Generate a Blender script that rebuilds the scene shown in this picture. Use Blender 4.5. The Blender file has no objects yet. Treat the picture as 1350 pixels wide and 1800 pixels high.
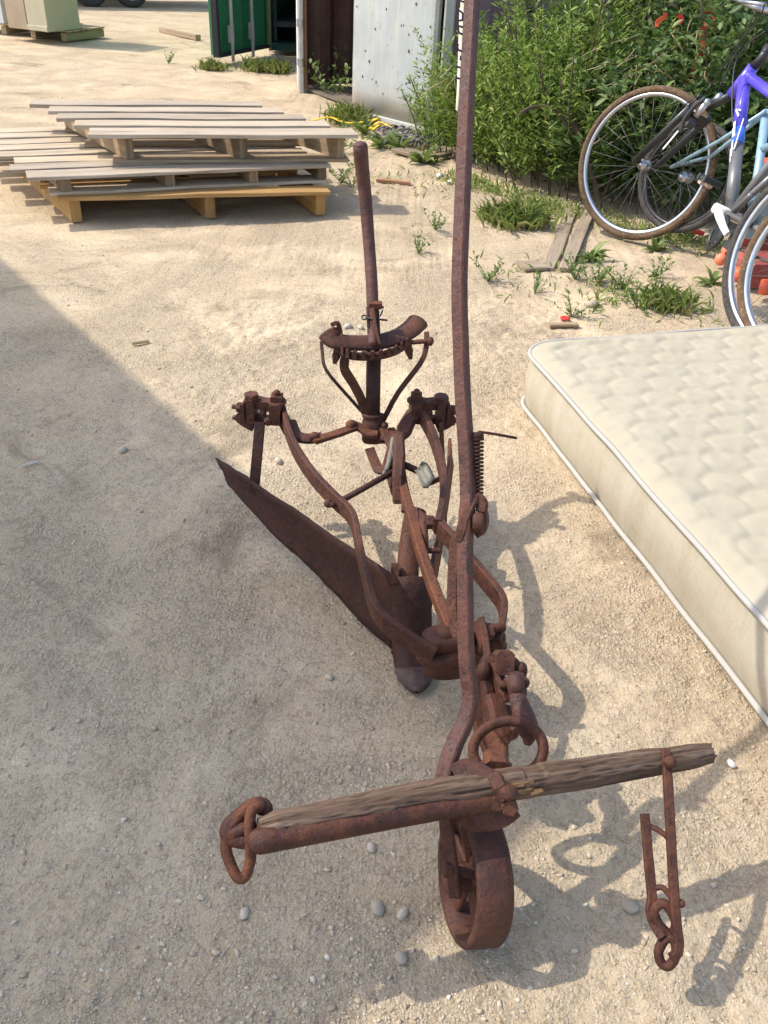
import bpy, bmesh, math, random
import numpy as np
from mathutils import Vector, Matrix, Quaternion, noise
random.seed(7); RNG = np.random.default_rng(11)
R = math.radians
sc = bpy.context.scene; COL = sc.collection

# ------------------------------------------------------------------ survey of the place
# camera of the photograph: the photograph is 1350 x 1800, focal length 1500 of its pixels
FPX, PITCH, ROLL, CAMH = 1500.0, R(34), R(3), 1.2
FWD = Vector((0, math.cos(PITCH), -math.sin(PITCH)))
_R0 = Vector((1, 0, 0)); _U0 = Vector((0, math.sin(PITCH), math.cos(PITCH)))
RGT = _R0*math.cos(ROLL) + _U0*math.sin(ROLL)
UPV = -_R0*math.sin(ROLL) + _U0*math.cos(ROLL)
CAM = Vector((0, 0, CAMH))
def ray(px, py): return FWD + RGT*((px-675)/FPX) + UPV*((900-py)/FPX)
def W(px, py, z=0.0):                    # surveyed point at height z
    d = ray(px, py); return CAM + d*((z-CAMH)/d.z)
def T(px, py, t): return CAM + ray(px, py)*t       # surveyed point at distance t
def ONP(px, py, o, n):                   # surveyed point on a plane
    d = ray(px, py); return CAM + d*((o-CAM).dot(n)/d.dot(n))
SUN = Vector((.80, -.13, -1.0)).normalized()        # the way the light travels

# ------------------------------------------------------------------ helpers
class MB:
    def __init__(s): s.v=[]; s.f=[]; s.uv=[]; s.sm=[]
    def add(s, vs, fs, uvs=None, smooth=False):
        b=len(s.v); s.v += [Vector(x) for x in vs]
        for i,f in enumerate(fs):
            s.f.append(tuple(b+k for k in f)); s.sm.append(smooth)
            s.uv.append(uvs[i] if uvs else [(0,0)]*len(f))
        return s
    def build(s, name, mat, parent=None, loc=None):
        org = Vector(loc) if loc is not None else Vector((0,0,0))
        p = parent; off=Vector(org)
        while p is not None: off += p.location; p = p.parent
        me = bpy.data.meshes.new(name)
        me.from_pydata([v-off for v in s.v], [], s.f)
        uvl = me.uv_layers.new(name='UVMap')
        flat=[c for f in s.uv for uv in f for c in uv]
        uvl.data.foreach_set('uv', flat)
        me.polygons.foreach_set('use_smooth', s.sm)
        me.materials.append(mat); me.update()
        o = bpy.data.objects.new(name, me); COL.objects.link(o)
        o.location = org
        if parent: o.parent = parent
        return o
def empty(name, loc):
    o=bpy.data.objects.new(name,None); COL.objects.link(o); o.location=Vector(loc); o.empty_display_size=.1; return o
def tag(o, label, cat, group=None):
    o['label']=label; o['category']=cat
    if group: o['group']=group
    return o
def catmull(P, n=6):
    P=[Vector(p) for p in P]
    if len(P)<3: return P
    Q=[P[0]*2-P[1]]+P+[P[-1]*2-P[-2]]; out=[]
    for i in range(1,len(Q)-2):
        a,b,c,d=Q[i-1],Q[i],Q[i+1],Q[i+2]
        for k in range(n):
            t=k/n
            out.append(.5*((2*b)+(c-a)*t+(2*a-5*b+4*c-d)*t*t+(3*b-a-3*c+d)*t**3))
    out.append(P[-1]); return out
def rect(w, h, c=None):                  # section: w along side, h along up, chamfered
    c = min(w,h)*.16 if c is None else c
    a,b=w/2,h/2
    return [(-a+c,-b),(a-c,-b),(a,-b+c),(a,b-c),(a-c,b),(-a+c,b),(-a,b-c),(-a,-b+c)]
def circ(r, n=12, ry=None): return [(r*math.cos(2*math.pi*i/n),(ry or r)*math.sin(2*math.pi*i/n)) for i in range(n)]
def sweep(mb, P, sec, up=(0,0,1), closed=False, scale=None, smooth=False, caps=True, jit=0.0):
    P=[Vector(p) for p in P]; n=len(P); m=len(sec); vs=[]; up=Vector(up)
    L=[0.0]
    for i in range(1,n): L.append(L[-1]+(P[i]-P[i-1]).length)
    per=[0.0]
    for i in range(m): per.append(per[-1]+math.dist(sec[i],sec[(i+1)%m]))
    pu=up
    for i in range(n):
        if closed: t=(P[(i+1)%n]-P[i-1])
        else: t=P[min(i+1,n-1)]-P[max(i-1,0)]
        t.normalize(); side=t.cross(up)
        if side.length<.15:
            side=t.cross(pu)
            if side.length<.05: side=t.cross(Vector((1,0.1,0)))
        side.normalize(); u2=side.cross(t); pu=u2
        k=scale[i] if scale else 1.0
        if not isinstance(k,tuple): k=(k,k)
        for (a,b) in sec:
            j=1+random.uniform(-jit,jit)
            vs.append(P[i]+side*a*k[0]*j+u2*b*k[1]*j)
    fs=[];uv=[]
    for i in range(n if closed else n-1):
        i2=(i+1)%n; la=L[i]; lb=L[i+1] if i+1<n else L[-1]+(P[0]-P[-1]).length
        for j in range(m):
            j2=(j+1)%m
            fs.append((i*m+j,i*m+j2,i2*m+j2,i2*m+j)); uv.append([(per[j],la),(per[j+1],la),(per[j+1],lb),(per[j],lb)])
    if caps and not closed:
        fs.append(tuple(range(m-1,-1,-1))); uv.append([(sec[k][0],sec[k][1]) for k in range(m-1,-1,-1)])
        fs.append(tuple((n-1)*m+k for k in range(m))); uv.append([(sec[k][0],sec[k][1]) for k in range(m)])
    mb.add(vs,fs,uv,smooth); return mb
def bar(mb,P,w,h,up=(0,0,1),curve=0,**k):
    k.setdefault('jit',.035)
    return sweep(mb, catmull(P,curve) if curve else P, rect(w,h), up, **k)
def tube(mb,P,r,n=12,curve=0,smooth=True,**k):
    return sweep(mb, catmull(P,curve) if curve else P, circ(r,n), smooth=smooth, **k)
def loop(mb,P,r,n=10,curve=6,**k):
    P=[Vector(p) for p in P]; m=len(P); out=[]
    for i in range(m):
        a,b,c,d=P[i-1],P[i],P[(i+1)%m],P[(i+2)%m]
        for q in range(curve):
            t=q/curve
            out.append(.5*((2*b)+(c-a)*t+(2*a-5*b+4*c-d)*t*t+(3*b-a-3*c+d)*t**3))
    return sweep(mb,out,circ(r,n),closed=True,smooth=True,**k)
def box(mb, c, ax, ay, az, sx, sy, sz, ch=None):   # box by centre, axes and full sizes, long axis = ay carries the grain
    c=Vector(c); ax=Vector(ax).normalized()
    ay=Vector(ay).normalized(); az=Vector(az).normalized()
    s=rect(sx,sz,ch if ch is not None else min(sx,sz)*.06)
    a=c-ay*sy/2; b=c+ay*sy/2; vs=[]; m=len(s)
    for q in (a,b):
        for (x,z) in s: vs.append(q+ax*x+az*z)
    ro=random.random()*20; fs=[];uv=[]; per=[0]
    for i in range(m): per.append(per[-1]+math.dist(s[i],s[(i+1)%m]))
    for j in range(m):
        j2=(j+1)%m; fs.append((j,j2,m+j2,m+j)); uv.append([(per[j]+ro,ro),(per[j+1]+ro,ro),(per[j+1]+ro,ro+sy),(per[j]+ro,ro+sy)])
    if ax.cross(ay).dot(az)>0:
        fs=[tuple(reversed(f)) for f in fs]; uv=[list(reversed(u)) for u in uv]
    fs.append(tuple(range(m))); uv.append([(p[0]+ro,p[1]*.3+ro) for p in s])
    fs.append(tuple(range(2*m-1,m-1,-1))); uv.append([(s[k-m][0]+ro,s[k-m][1]*.3+ro) for k in range(2*m-1,m-1,-1)])
    mb.add(vs,fs,uv); return mb
def lathe(mb, o, ax, prof, n=24, smooth=True):       # prof: (radius, along) list
    o=Vector(o); ax=Vector(ax).normalized(); s=ax.orthogonal().normalized(); u=ax.cross(s)
    vs=[];fs=[];uv=[]; m=len(prof)
    for i in range(n):
        a=2*math.pi*i/n; d=s*math.cos(a)+u*math.sin(a)
        for (r,h) in prof: vs.append(o+d*r+ax*h)
    for i in range(n):
        i2=(i+1)%n
        for j in range(m-1):
            fs.append((i*m+j,i2*m+j,i2*m+j+1,i*m+j+1))
            uv.append([(i/n,prof[j][1]),((i+1)/n,prof[j][1]),((i+1)/n,prof[j+1][1]),(i/n,prof[j+1][1])])
    mb.add(vs,fs,uv,smooth); return mb
def cyl(mb,a,b,r,n=12,smooth=True):
    a=Vector(a);b=Vector(b); h=(b-a).length
    return lathe(mb,a,b-a,[(0,0),(r*.85,0),(r,h*.06),(r,h*.94),(r*.85,h),(0,h)],n,smooth)
def nut(mb,c,ax,r,h,n=6): return lathe(mb,Vector(c)-Vector(ax).normalized()*h/2,ax,[(0,0),(r*.9,0),(r,h*.15),(r,h*.85),(r*.9,h),(0,h)],n,False)
def ball(mb,c,r,sx=1,sy=1,sz=1,n=14,jit=0,ax=(0,0,1)):
    prof=[(r*math.sin(math.pi*i/8),-r*math.cos(math.pi*i/8)) for i in range(9)]
    t=MB(); lathe(t,(0,0,0),(0,0,1),prof,n)
    q=Vector((0,0,1)).rotation_difference(Vector(ax))
    mb.add([Vector(c)+q@Vector((v.x*sx,v.y*sy,v.z*sz))*(1+random.uniform(-jit,jit)) for v in t.v],t.f,t.uv,True); return mb
def plate(mb, rows, th, uvs=1.0):         # rows: grid of points; a solid sheet of thickness th
    rows=[[Vector(p) for p in r] for r in rows]; n=len(rows); m=len(rows[0])
    N=[[None]*m for _ in rows]
    for i in range(n):
        for j in range(m):
            a=rows[min(i+1,n-1)][j]-rows[max(i-1,0)][j]; b=rows[i][min(j+1,m-1)]-rows[i][max(j-1,0)]
            q=a.cross(b); N[i][j]=q.normalized() if q.length>1e-9 else Vector((0,0,1))
    vs=[rows[i][j]+N[i][j]*th/2 for i in range(n) for j in range(m)]+[rows[i][j]-N[i][j]*th/2 for i in range(n) for j in range(m)]
    fs=[];uv=[]; K=n*m
    U=lambda i,j:(i*.05*uvs,j*.05*uvs)
    for i in range(n-1):
        for j in range(m-1):
            q=(i*m+j,(i+1)*m+j,(i+1)*m+j+1,i*m+j+1); u=[U(i,j),U(i+1,j),U(i+1,j+1),U(i,j+1)]
            fs.append(q);uv.append(u); fs.append(tuple(K+k for k in reversed(q)));uv.append(u[::-1])
    mb.add(vs,fs,uv,True)
    b=len(mb.v)-2*K; E=[]
    for i in range(n-1): E+=[((i+1)*m,i*m),(i*m+m-1,(i+1)*m+m-1)]
    for j in range(m-1): E+=[(j,j+1),((n-1)*m+j+1,(n-1)*m+j)]
    for (p,q) in E:
        mb.f.append((b+p,b+q,b+K+q,b+K+p)); mb.sm.append(False); mb.uv.append([(0,0),(.02,0),(.02,.01),(0,.01)])
    return mb
def rawmesh(name, verts, faces, mat, smooth=False, parent=None, attr=None):
    me=bpy.data.meshes.new(name); verts=np.asarray(verts,dtype=np.float32); faces=np.asarray(faces,dtype=np.int32)
    k=faces.shape[1]
    me.vertices.add(len(verts)); me.vertices.foreach_set('co',verts.ravel())
    me.loops.add(faces.size); me.loops.foreach_set('vertex_index',faces.ravel())
    me.polygons.add(len(faces)); me.polygons.foreach_set('loop_start',np.arange(0,faces.size,k,dtype=np.int32))
    if smooth: me.polygons.foreach_set('use_smooth',np.ones(len(faces),dtype=bool))
    me.update(calc_edges=True); me.validate()
    if attr is not None:
        a=me.attributes.new('tone','FLOAT','FACE'); a.data.foreach_set('value',np.asarray(attr,dtype=np.float32))
    me.materials.append(mat); o=bpy.data.objects.new(name,me); COL.objects.link(o)
    if parent: o.parent=parent
    return o

# ------------------------------------------------------------------ materials
class NT:
    def __init__(s,name):
        s.m=bpy.data.materials.new(name); s.m.use_nodes=True; s.t=s.m.node_tree; s.n=s.t.nodes; s.l=s.t.links
        s.b=s.n['Principled BSDF']
    def node(s,typ,**k):
        o=s.n.new(typ)
        for a,v in k.items(): setattr(o,a,v)
        return o
    def lk(s,a,b): s.l.new(a,b)
    def coord(s,kind='Object',scale=(1,1,1)):
        tc=s.node('ShaderNodeTexCoord'); mp=s.node('ShaderNodeMapping'); mp.inputs['Scale'].default_value=scale
        s.lk(tc.outputs[kind],mp.inputs['Vector']); return mp.outputs['Vector']
    def noise(s,vec,scale,detail=6,rough=.6,dist=0):
        o=s.node('ShaderNodeTexNoise'); o.inputs['Scale'].default_value=scale; o.inputs['Detail'].default_value=detail
        o.inputs['Roughness'].default_value=rough; o.inputs['Distortion'].default_value=dist; s.lk(vec,o.inputs['Vector']); return o.outputs['Fac']
    def vor(s,vec,scale,feat='F1'):
        o=s.node('ShaderNodeTexVoronoi',feature=feat); o.inputs['Scale'].default_value=scale; s.lk(vec,o.inputs['Vector']); return o
    def ramp(s,fac,stops):
        o=s.node('ShaderNodeValToRGB'); e=o.color_ramp.elements
        while len(e)<len(stops): e.new(.5)
        for i,(p,c) in enumerate(stops):
            e[i].position=p; e[i].color=(c,c,c,1) if not isinstance(c,(tuple,list)) else (*c,1)
        s.lk(fac,o.inputs['Fac']); return o.outputs['Color']
    def mix(s,fac,a,b,mode='MIX'):
        o=s.node('ShaderNodeMix',data_type='RGBA',blend_type=mode)
        for key,v in ((0,fac),(6,a),(7,b)):
            if hasattr(v,'is_linked'): s.lk(v,o.inputs[key])
            elif key==0: o.inputs[0].default_value=v
            else: o.inputs[key].default_value=(*v,1)
        return o.outputs[2]
    def math(s,op,a,b):
        o=s.node('ShaderNodeMath',operation=op)
        for i,v in enumerate((a,b)):
            if hasattr(v,'is_linked'): s.lk(v,o.inputs[i])
            else: o.inputs[i].default_value=v
        return o.outputs[0]
    def bump(s,h,strength=.3,dist=.01,prev=None):
        o=s.node('ShaderNodeBump'); o.inputs['Strength'].default_value=strength; o.inputs['Distance'].default_value=dist
        s.lk(h,o.inputs['Height'])
        if prev: s.lk(prev,o.inputs['Normal'])
        return o.outputs['Normal']
    def out(s,col=None,rough=None,norm=None,metal=None,spec=None):
        for key,v in (('Base Color',col),('Roughness',rough),('Normal',norm),('Metallic',metal),('Specular IOR Level',spec)):
            if v is None: continue
            if hasattr(v,'is_linked'): s.lk(v,s.b.inputs[key])
            elif key=='Base Color': s.b.inputs[key].default_value=(*v,1)
            else: s.b.inputs[key].default_value=v
        return s.m
def rust(name, dark, mid, hot, amount=.5, rough=.55, sc_=1.0):
    t=NT(name); v=t.coord()
    n1=t.noise(v,9*sc_,8,.65); n2=t.noise(v,60*sc_,6,.7); n3=t.noise(v,260,3,.6)
    c=t.ramp(n1,[(.30,dark),(.52,mid),(.72+.2*(1-amount),hot)])
    c=t.mix(t.ramp(n2,[(.45,0.0),(.75,.8)]),c,hot)
    c=t.mix(t.ramp(n2,[(.22,.8),(.4,0.0)]),c,tuple(x*.45 for x in dark))
    fl=t.vor(v,75*sc_); fn=t.math('ADD',fl.outputs['Distance'],t.math('MULTIPLY',n2,.9))
    c=t.mix(t.ramp(fn,[(.48,.75),(.60,0.0)]),c,tuple(x*.38 for x in dark))
    pit=t.ramp(n3,[(.30,0.0),(.44,1.0)])
    c=t.mix(t.ramp(n3,[(.30,.7),(.42,0.0)]),c,tuple(x*.4 for x in dark))
    c=t.mix(t.ramp(n3,[(.70,0.0),(.78,.22)]),c,(.28,.17,.11))
    r=t.ramp(n2,[(.3,rough-.16),(.7,rough+.22)])
    nb=t.bump(pit,.5,.0012,t.bump(fn,.35,.0025,t.bump(n2,.6,.004)))
    return t.out(c,r,nb,metal=.0,spec=.3)
RUST   = rust('rusty_iron',(.034,.0115,.0075),(.072,.027,.017),(.145,.051,.024),.5,.62)
RUSTHOT= rust('orange_rusty_iron',(.048,.016,.009),(.105,.037,.019),(.195,.069,.028),.8,.68)
RUSTDK = rust('dark_plate_iron',(.026,.010,.0075),(.047,.0175,.0125),(.090,.031,.018),.3,.64)
POLISH = rust('worn_brown_iron',(.046,.0185,.0145),(.088,.036,.027),(.145,.056,.036),.35,.5)
GROUNDED= rust('scoured_iron',(.045,.025,.021),(.09,.052,.043),(.17,.115,.095),.5,.5)

def wood(name, cols, grain=1.0, rough=.85, cracks=.5):
    t=NT(name); uv=t.coord('UV',(1,.06,1)); uv2=t.coord('UV',(1,1,1)); ob=t.coord()
    g=t.noise(uv,170*grain,6,.7,.4); g2=t.noise(uv,38*grain,5,.6,.8); st=t.noise(uv2,2.2,4,.6); fine=t.noise(ob,400,2,.5)
    c=t.ramp(g2,[(.25,cols[0]),(.5,cols[1]),(.78,cols[2])])
    c=t.mix(t.ramp(g,[(.3,.55*cracks*1.6),(.47,0.0)]),c,tuple(x*.28 for x in cols[0]))
    c=t.mix(t.ramp(st,[(.35,.0),(.7,.55)]),c,cols[3])
    oi=t.node('ShaderNodeObjectInfo'); c=t.mix(1.0,c,t.ramp(oi.outputs['Random'],[(0,(.62,.58,.53)),(.35,(.85,.83,.80)),(.7,(1.0,.96,.88)),(1,(1.15,1.06,.92))]),'MULTIPLY')
    kn=t.vor(t.coord('UV',(14,2.2,1)),1.0); c=t.mix(t.ramp(kn.outputs['Distance'],[(.05,.6),(.13,0.0)]),c,tuple(x*.4 for x in cols[0]))
    h=t.mix(.5,t.ramp(g,[(.3,0.0),(.55,1.0)]),g2)
    return t.out(c,rough,t.bump(fine,.15,.001,t.bump(h,.6,.003)),spec=.2)
WOOD_OLD = wood('weathered_hardwood',[(.058,.037,.029),(.125,.086,.066),(.275,.222,.185),(.10,.063,.048)],1.9,.85,1.0)
WOOD_PAL = wood('grey_pallet_wood',[(.30,.245,.185),(.51,.43,.335),(.64,.565,.455),(.41,.335,.25)],.8,.85,.35)
WOOD_MID = wood('brown_pallet_wood',[(.17,.125,.085),(.34,.265,.185),(.50,.41,.29),(.26,.185,.12)],.8,.85,.4)
WOOD_YEL = wood('yellow_stained_wood',[(.28,.155,.055),(.46,.275,.105),(.56,.37,.18),(.34,.21,.09)],.7,.7,.25)
WOOD_FAR = wood('pale_pallet_wood',[(.27,.22,.13),(.46,.385,.24),(.58,.49,.32),(.38,.31,.2)],.7,.85,.3)
WOOD_PLANK=wood('grey_plank_wood',[(.20,.155,.115),(.35,.285,.215),(.47,.395,.305),(.28,.22,.165)],1.,.85,.6)

def plain(name,col,rough=.6,var=.12,scale=8,metal=0,bump=.1,spec=.4,dirt=None):
    t=NT(name); v=t.coord(); n=t.noise(v,scale,6,.65); n2=t.noise(v,scale*9,4,.6)
    c=t.mix(t.ramp(n,[(.3,0.0),(.7,1.0)]),tuple(x*(1-var) for x in col),tuple(min(1,x*(1+var)) for x in col))
    if dirt: c=t.mix(t.ramp(n2,[(.52,0.0),(.72,dirt[1])]),c,dirt[0])
    return t.out(c,rough,t.bump(n2,bump,.002),metal,spec)
RUBBER = plain('tyre_rubber',(.045,.042,.040),.8,.3,20,0,.3,.3,((.32,.22,.13),.5))
RUBBER_TAN = plain('muddy_rubber',(.115,.072,.042),.85,.5,12,0,.3,.2,((.30,.21,.13),.85))
SPOKE = plain('dull_spokes',(.16,.16,.155),.5,.2,20,.5,.1)
ALLOY = plain('bare_alloy',(.50,.52,.56),.33,.1,30,.9,.05)
STEEL = plain('dull_steel',(.42,.42,.43),.4,.2,20,.8,.1)
BLACKP= plain('black_paint',(.022,.022,.024),.38,.2,15,0,.05,.5)
BLUEP = plain('violet_paint',(.105,.075,.56),.25,.1,12,0,.03,.6)
BLUE2 = plain('bright_blue_paint',(.04,.14,.62),.28,.1,12,0,.03,.6)
GREYP = plain('graphite_paint',(.16,.155,.155),.35,.15,12,.2,.04,.5)
PALEB = plain('pale_blue_paint',(.25,.40,.50),.35,.2,14,.1,.05,.5,((.35,.22,.12),.5))
WHITEP= plain('white_plastic',(.72,.71,.68),.45,.08,14)
ORANGE= plain('orange_plastic',(.80,.12,.04),.5,.12,14)
REDP  = plain('red_plastic',(.55,.035,.025),.5,.15,14)
TAGM  = plain('cream_card',(.80,.72,.56),.7,.06,14,0,.05,.2)
INK   = plain('black_ink',(.02,.022,.04),.7,.1,10)
YELLOW= plain('yellow_webbing',(.75,.48,.03),.7,.15,30)
TIN   = plain('dull_tin',(.15,.14,.11),.6,.35,25,.4,.3)
CLOTH = plain('grey_rag',(.20,.175,.145),.9,.25,60,0,.4)
# ground
def ground_mat():
    t=NT('pale_gravel_dirt'); v=t.coord()
    wp=t.node('ShaderNodeVectorMath',operation='ADD'); wn=t.node('ShaderNodeTexNoise'); wn.inputs['Scale'].default_value=55; wn.inputs['Detail'].default_value=4; t.lk(v,wn.inputs['Vector'])
    ws=t.node('ShaderNodeVectorMath',operation='SCALE'); ws.inputs['Scale'].default_value=.009; t.lk(wn.outputs['Color'],ws.inputs[0]); t.lk(v,wp.inputs[0]); t.lk(ws.outputs[0],wp.inputs[1]); vw=wp.outputs[0]
    big=t.noise(v,.55,5,.6); mid=t.noise(v,3.2,7,.65,.6); fine=t.noise(v,34,9,.78); grit=t.noise(v,190,6,.75)
    clod=t.noise(v,2.3,5,.65,.8)
    def crumbs(scale,lo,hi,rad):
        p=t.vor(vw,scale); sep=t.node('ShaderNodeSeparateColor'); t.lk(p.outputs['Color'],sep.inputs[0])
        gate=t.ramp(t.math('ADD',t.math('MULTIPLY',sep.outputs[0],.6),t.math('MULTIPLY',clod,.8)),[(lo,0.0),(hi,1.0)])
        dome=t.ramp(p.outputs['Distance'],[(rad*.35,1.0),(rad,0.0)])
        return t.math('MULTIPLY',gate,dome),sep.outputs[1],gate,p
    h1,r1,g1,p1=crumbs(100,.68,.76,.5); h2,r2,g2,p2=crumbs(190,.52,.60,.6); h3,r3,g3,p3=crumbs(420,.40,.5,.65)
    c=t.ramp(mid,[(.28,(.52,.39,.245)),(.48,(.60,.465,.300)),(.72,(.67,.55,.39))])
    c=t.mix(t.ramp(big,[(.35,0.0),(.62,.75)]),c,(.60,.46,.29))
    loose=t.ramp(t.math('ADD',t.math('MULTIPLY',clod,.75),t.math('MULTIPLY',fine,.25)),[(.39,.28),(.60,1.0)])
    c=t.mix(t.math('MULTIPLY',loose,t.ramp(fine,[(.36,.75),(.50,0.0)])),c,(.40,.295,.195))
    c=t.mix(t.ramp(fine,[(.54,0.0),(.74,.5)]),c,(.74,.64,.49))
    c=t.mix(t.math('MULTIPLY',loose,t.ramp(grit,[(.34,.8),(.46,0.0)])),c,(.24,.17,.11))
    c=t.mix(t.ramp(grit,[(.60,0.0),(.72,.55)]),c,(.76,.66,.51))
    for h,r in ((h1,r1),(h2,r2),(h3,r3)):
        c=t.mix(t.math('MULTIPLY',h,.6),c,t.ramp(r,[(0,(.44,.325,.205)),(.5,(.62,.49,.335)),(1,(.76,.66,.51))]))
    c=t.mix(t.math('MULTIPLY',t.ramp(p1.outputs['Distance'],[(.5,0.0),(.62,.4)]),g1),c,(.28,.2,.13))
    dark=t.noise(v,1.9,7,.72,1.0)
    c=t.mix(t.ramp(dark,[(.565,0.0),(.66,.72)]),c,(.31,.235,.155))
    h=t.math('ADD',t.math('MULTIPLY',fine,.8),t.math('MULTIPLY',grit,.45))
    h=t.math('ADD',h,t.math('ADD',t.math('MULTIPLY',h1,.75),t.math('ADD',t.math('MULTIPLY',h2,.35),t.math('MULTIPLY',h3,.2))))
    h=t.math('MULTIPLY',h,loose)
    nb=t.bump(h,.85,.0105,t.bump(mid,.35,.03))
    return t.out(c,.95,nb,spec=.10)
GROUND=ground_mat()
def stone_mat():
    t=NT('limestone_chips'); v=t.coord(); g=t.node('ShaderNodeNewGeometry'); n=t.noise(v,160,4,.6)
    c=t.ramp(g.outputs['Random Per Island'],[(0,(.36,.275,.19)),(.3,(.50,.395,.27)),(.6,(.60,.49,.35)),(.85,(.53,.44,.325)),(1,(.68,.60,.48))])
    c=t.mix(t.ramp(n,[(.3,.35),(.6,0.0)]),c,(.3,.24,.18))
    return t.out(c,.9,t.bump(n,.3,.002),spec=.2)
STONE=stone_mat()
def leaf_mat(name,a,b,c_,trans=.35):
    t=NT(name); g=t.node('ShaderNodeNewGeometry'); v=t.coord(); n=t.noise(v,3.0,3,.5)
    f=t.math('ADD',t.math('MULTIPLY',g.outputs['Random Per Island'],.65),t.math('MULTIPLY',n,.45))
    c=t.ramp(f,[(.15,a),(.5,b),(.9,c_)])
    t.out(c,.5,spec=.35)
    tr=t.node('ShaderNodeBsdfTranslucent'); mx=t.node('ShaderNodeMixShader'); mx.inputs[0].default_value=trans
    t.lk(t.mix(.5,c,(.17,.23,.05)),tr.inputs['Color'])
    t.lk(t.b.outputs[0],mx.inputs[1]); t.lk(tr.outputs[0],mx.inputs[2]); t.lk(mx.outputs[0],t.n['Material Output'].inputs['Surface'])
    return t.m
LEAF_A=leaf_mat('willowy_leaves',(.085,.145,.026),(.18,.28,.045),(.34,.42,.095))
LEAF_B=leaf_mat('creeper_leaves',(.034,.070,.02),(.075,.14,.036),(.19,.25,.085),.3)
LEAF_W=leaf_mat('weed_leaves',(.085,.135,.035),(.15,.22,.06),(.25,.32,.10))
GRASS =leaf_mat('grass_blades',(.16,.22,.05),(.26,.35,.08),(.46,.43,.18))
DRY   =leaf_mat('dry_stalks',(.24,.17,.09),(.36,.27,.15),(.46,.37,.22),.1)
BARK  = wood('bark',[(.10,.075,.05),(.19,.145,.10),(.30,.24,.17),(.15,.11,.08)],1,.9,.6)

# ------------------------------------------------------------------ ground: one sheet out to the horizon, finely divided where it is seen close
def vnoise(x,y,seed):
    xi=np.floor(x).astype(np.int64); yi=np.floor(y).astype(np.int64); fx=x-xi; fy=y-yi
    fx=fx*fx*(3-2*fx); fy=fy*fy*(3-2*fy)
    def h(a,b):
        n=(a*374761393+b*668265263+seed*974711)&0x7fffffff
        n=((n^(n>>13))*1274126177)&0x7fffffff
        return ((n^(n>>16))&0xffff)/65535.0
    return (h(xi,yi)*(1-fx)+h(xi+1,yi)*fx)*(1-fy)+(h(xi,yi+1)*(1-fx)+h(xi+1,yi+1)*fx)*fy
def gheight(x,y):
    z=(vnoise(x*.9,y*.9,1)-.5)*.022+(vnoise(x*3,y*3,2)-.5)*.014+(vnoise(x*9,y*9,3)-.5)*.010
    rough=np.clip((vnoise(x*2.1+5,y*2.1,9)-.42)*3,0,1)
    z=z+((vnoise(x*30,y*30,4)-.5)*.007+(vnoise(x*75,y*75,5)-.5)*.0045)*(.35+rough)+(vnoise(x*150,y*150,6)-.5)*.002
    return z
def axis(lo,hi,step,outer):
    a=list(np.arange(lo,hi,step)); d=step; p=hi
    while p<outer: a.append(p); d*=1.18; p+=d
    a.append(outer); d=step; p=lo; pre=[]
    while p>-outer: d*=1.18; p-=d; pre.append(p)
    return np.array(sorted(pre)+a)
xs=axis(-1.0,1.3,.0062,400.0); ys=axis(.35,3.2,.0075,400.0)
X,Y=np.meshgrid(xs,ys); Z=gheight(X,Y)
Z=Z*np.clip(1.2-np.hypot(X,Y)/60,.0,1)
nx,ny=len(xs),len(ys); idx=np.arange(nx*ny).reshape(ny,nx)
gf=np.stack([idx[:-1,:-1],idx[:-1,1:],idx[1:,1:],idx[1:,:-1]],-1).reshape(-1,4)
g=rawmesh('ground',np.stack([X,Y,Z],-1).reshape(-1,3),gf,GROUND,True); g['kind']='structure'
def gz(p): return float(gheight(np.array([p[0]]),np.array([p[1]]))[0])
def G(px,py):                              # a surveyed point on the real ground
    p=W(px,py,0); p.z=gz(p); return p

# loose gravel lying on it
def ico(level):
    bm=bmesh.new(); bmesh.ops.create_icosphere(bm,subdivisions=level,radius=1.0)
    v=np.array([x.co[:] for x in bm.verts]); f=np.array([[q.index for q in p.verts] for p in bm.faces]); bm.free(); return v,f
def gravel():
    V=[];F=[];base=0
    protos=[]
    for k in range(10):
        v,f=ico(1 if k<7 else 2); v=v*(1+RNG.uniform(-.42,.42,(len(v),1)))*np.array([1,RNG.uniform(.5,.9),RNG.uniform(.35,.65)]); protos.append((v,f))
    N=44000
    y=.38*np.exp(RNG.random(N)*math.log(9.5/.38)); x=(RNG.random(N)-.5)*1.15*(y+.35)
    keep=(vnoise(x*2.3,y*2.3,21)*.55+vnoise(x*7,y*7,22)*.45)**2*1.5>RNG.random(N)*.8+.04
    x=x[keep];y=y[keep]; n=len(x)
    s=.0009+.0011*RNG.random(n)+.0046*RNG.random(n)**18+.0012*np.sqrt(y)*RNG.random(n)**2
    z=gheight(x,y)
    for k,(v,f) in enumerate(protos):
        w=np.where(np.arange(n)%10==k)[0]; m=len(w)
        a=RNG.random(m)*6.283; ca,sa=np.cos(a),np.sin(a)
        q=v[None]*s[w][:,None,None]
        xx=q[...,0]*ca[:,None]-q[...,1]*sa[:,None]+x[w][:,None]; yy=q[...,0]*sa[:,None]+q[...,1]*ca[:,None]+y[w][:,None]
        zz=q[...,2]+z[w][:,None]+s[w][:,None]*.12
        V.append(np.stack([xx,yy,zz],-1).reshape(-1,3)); F.append((f[None]+(np.arange(m)*len(v))[:,None,None]+base).reshape(-1,3)); base+=m*len(v)
    o=rawmesh('gravel',np.concatenate(V),np.concatenate(F),STONE,False); o['kind']='stuff'
    tag(o,'loose limestone gravel scattered over the pale dirt yard','gravel')
gravel()
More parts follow.
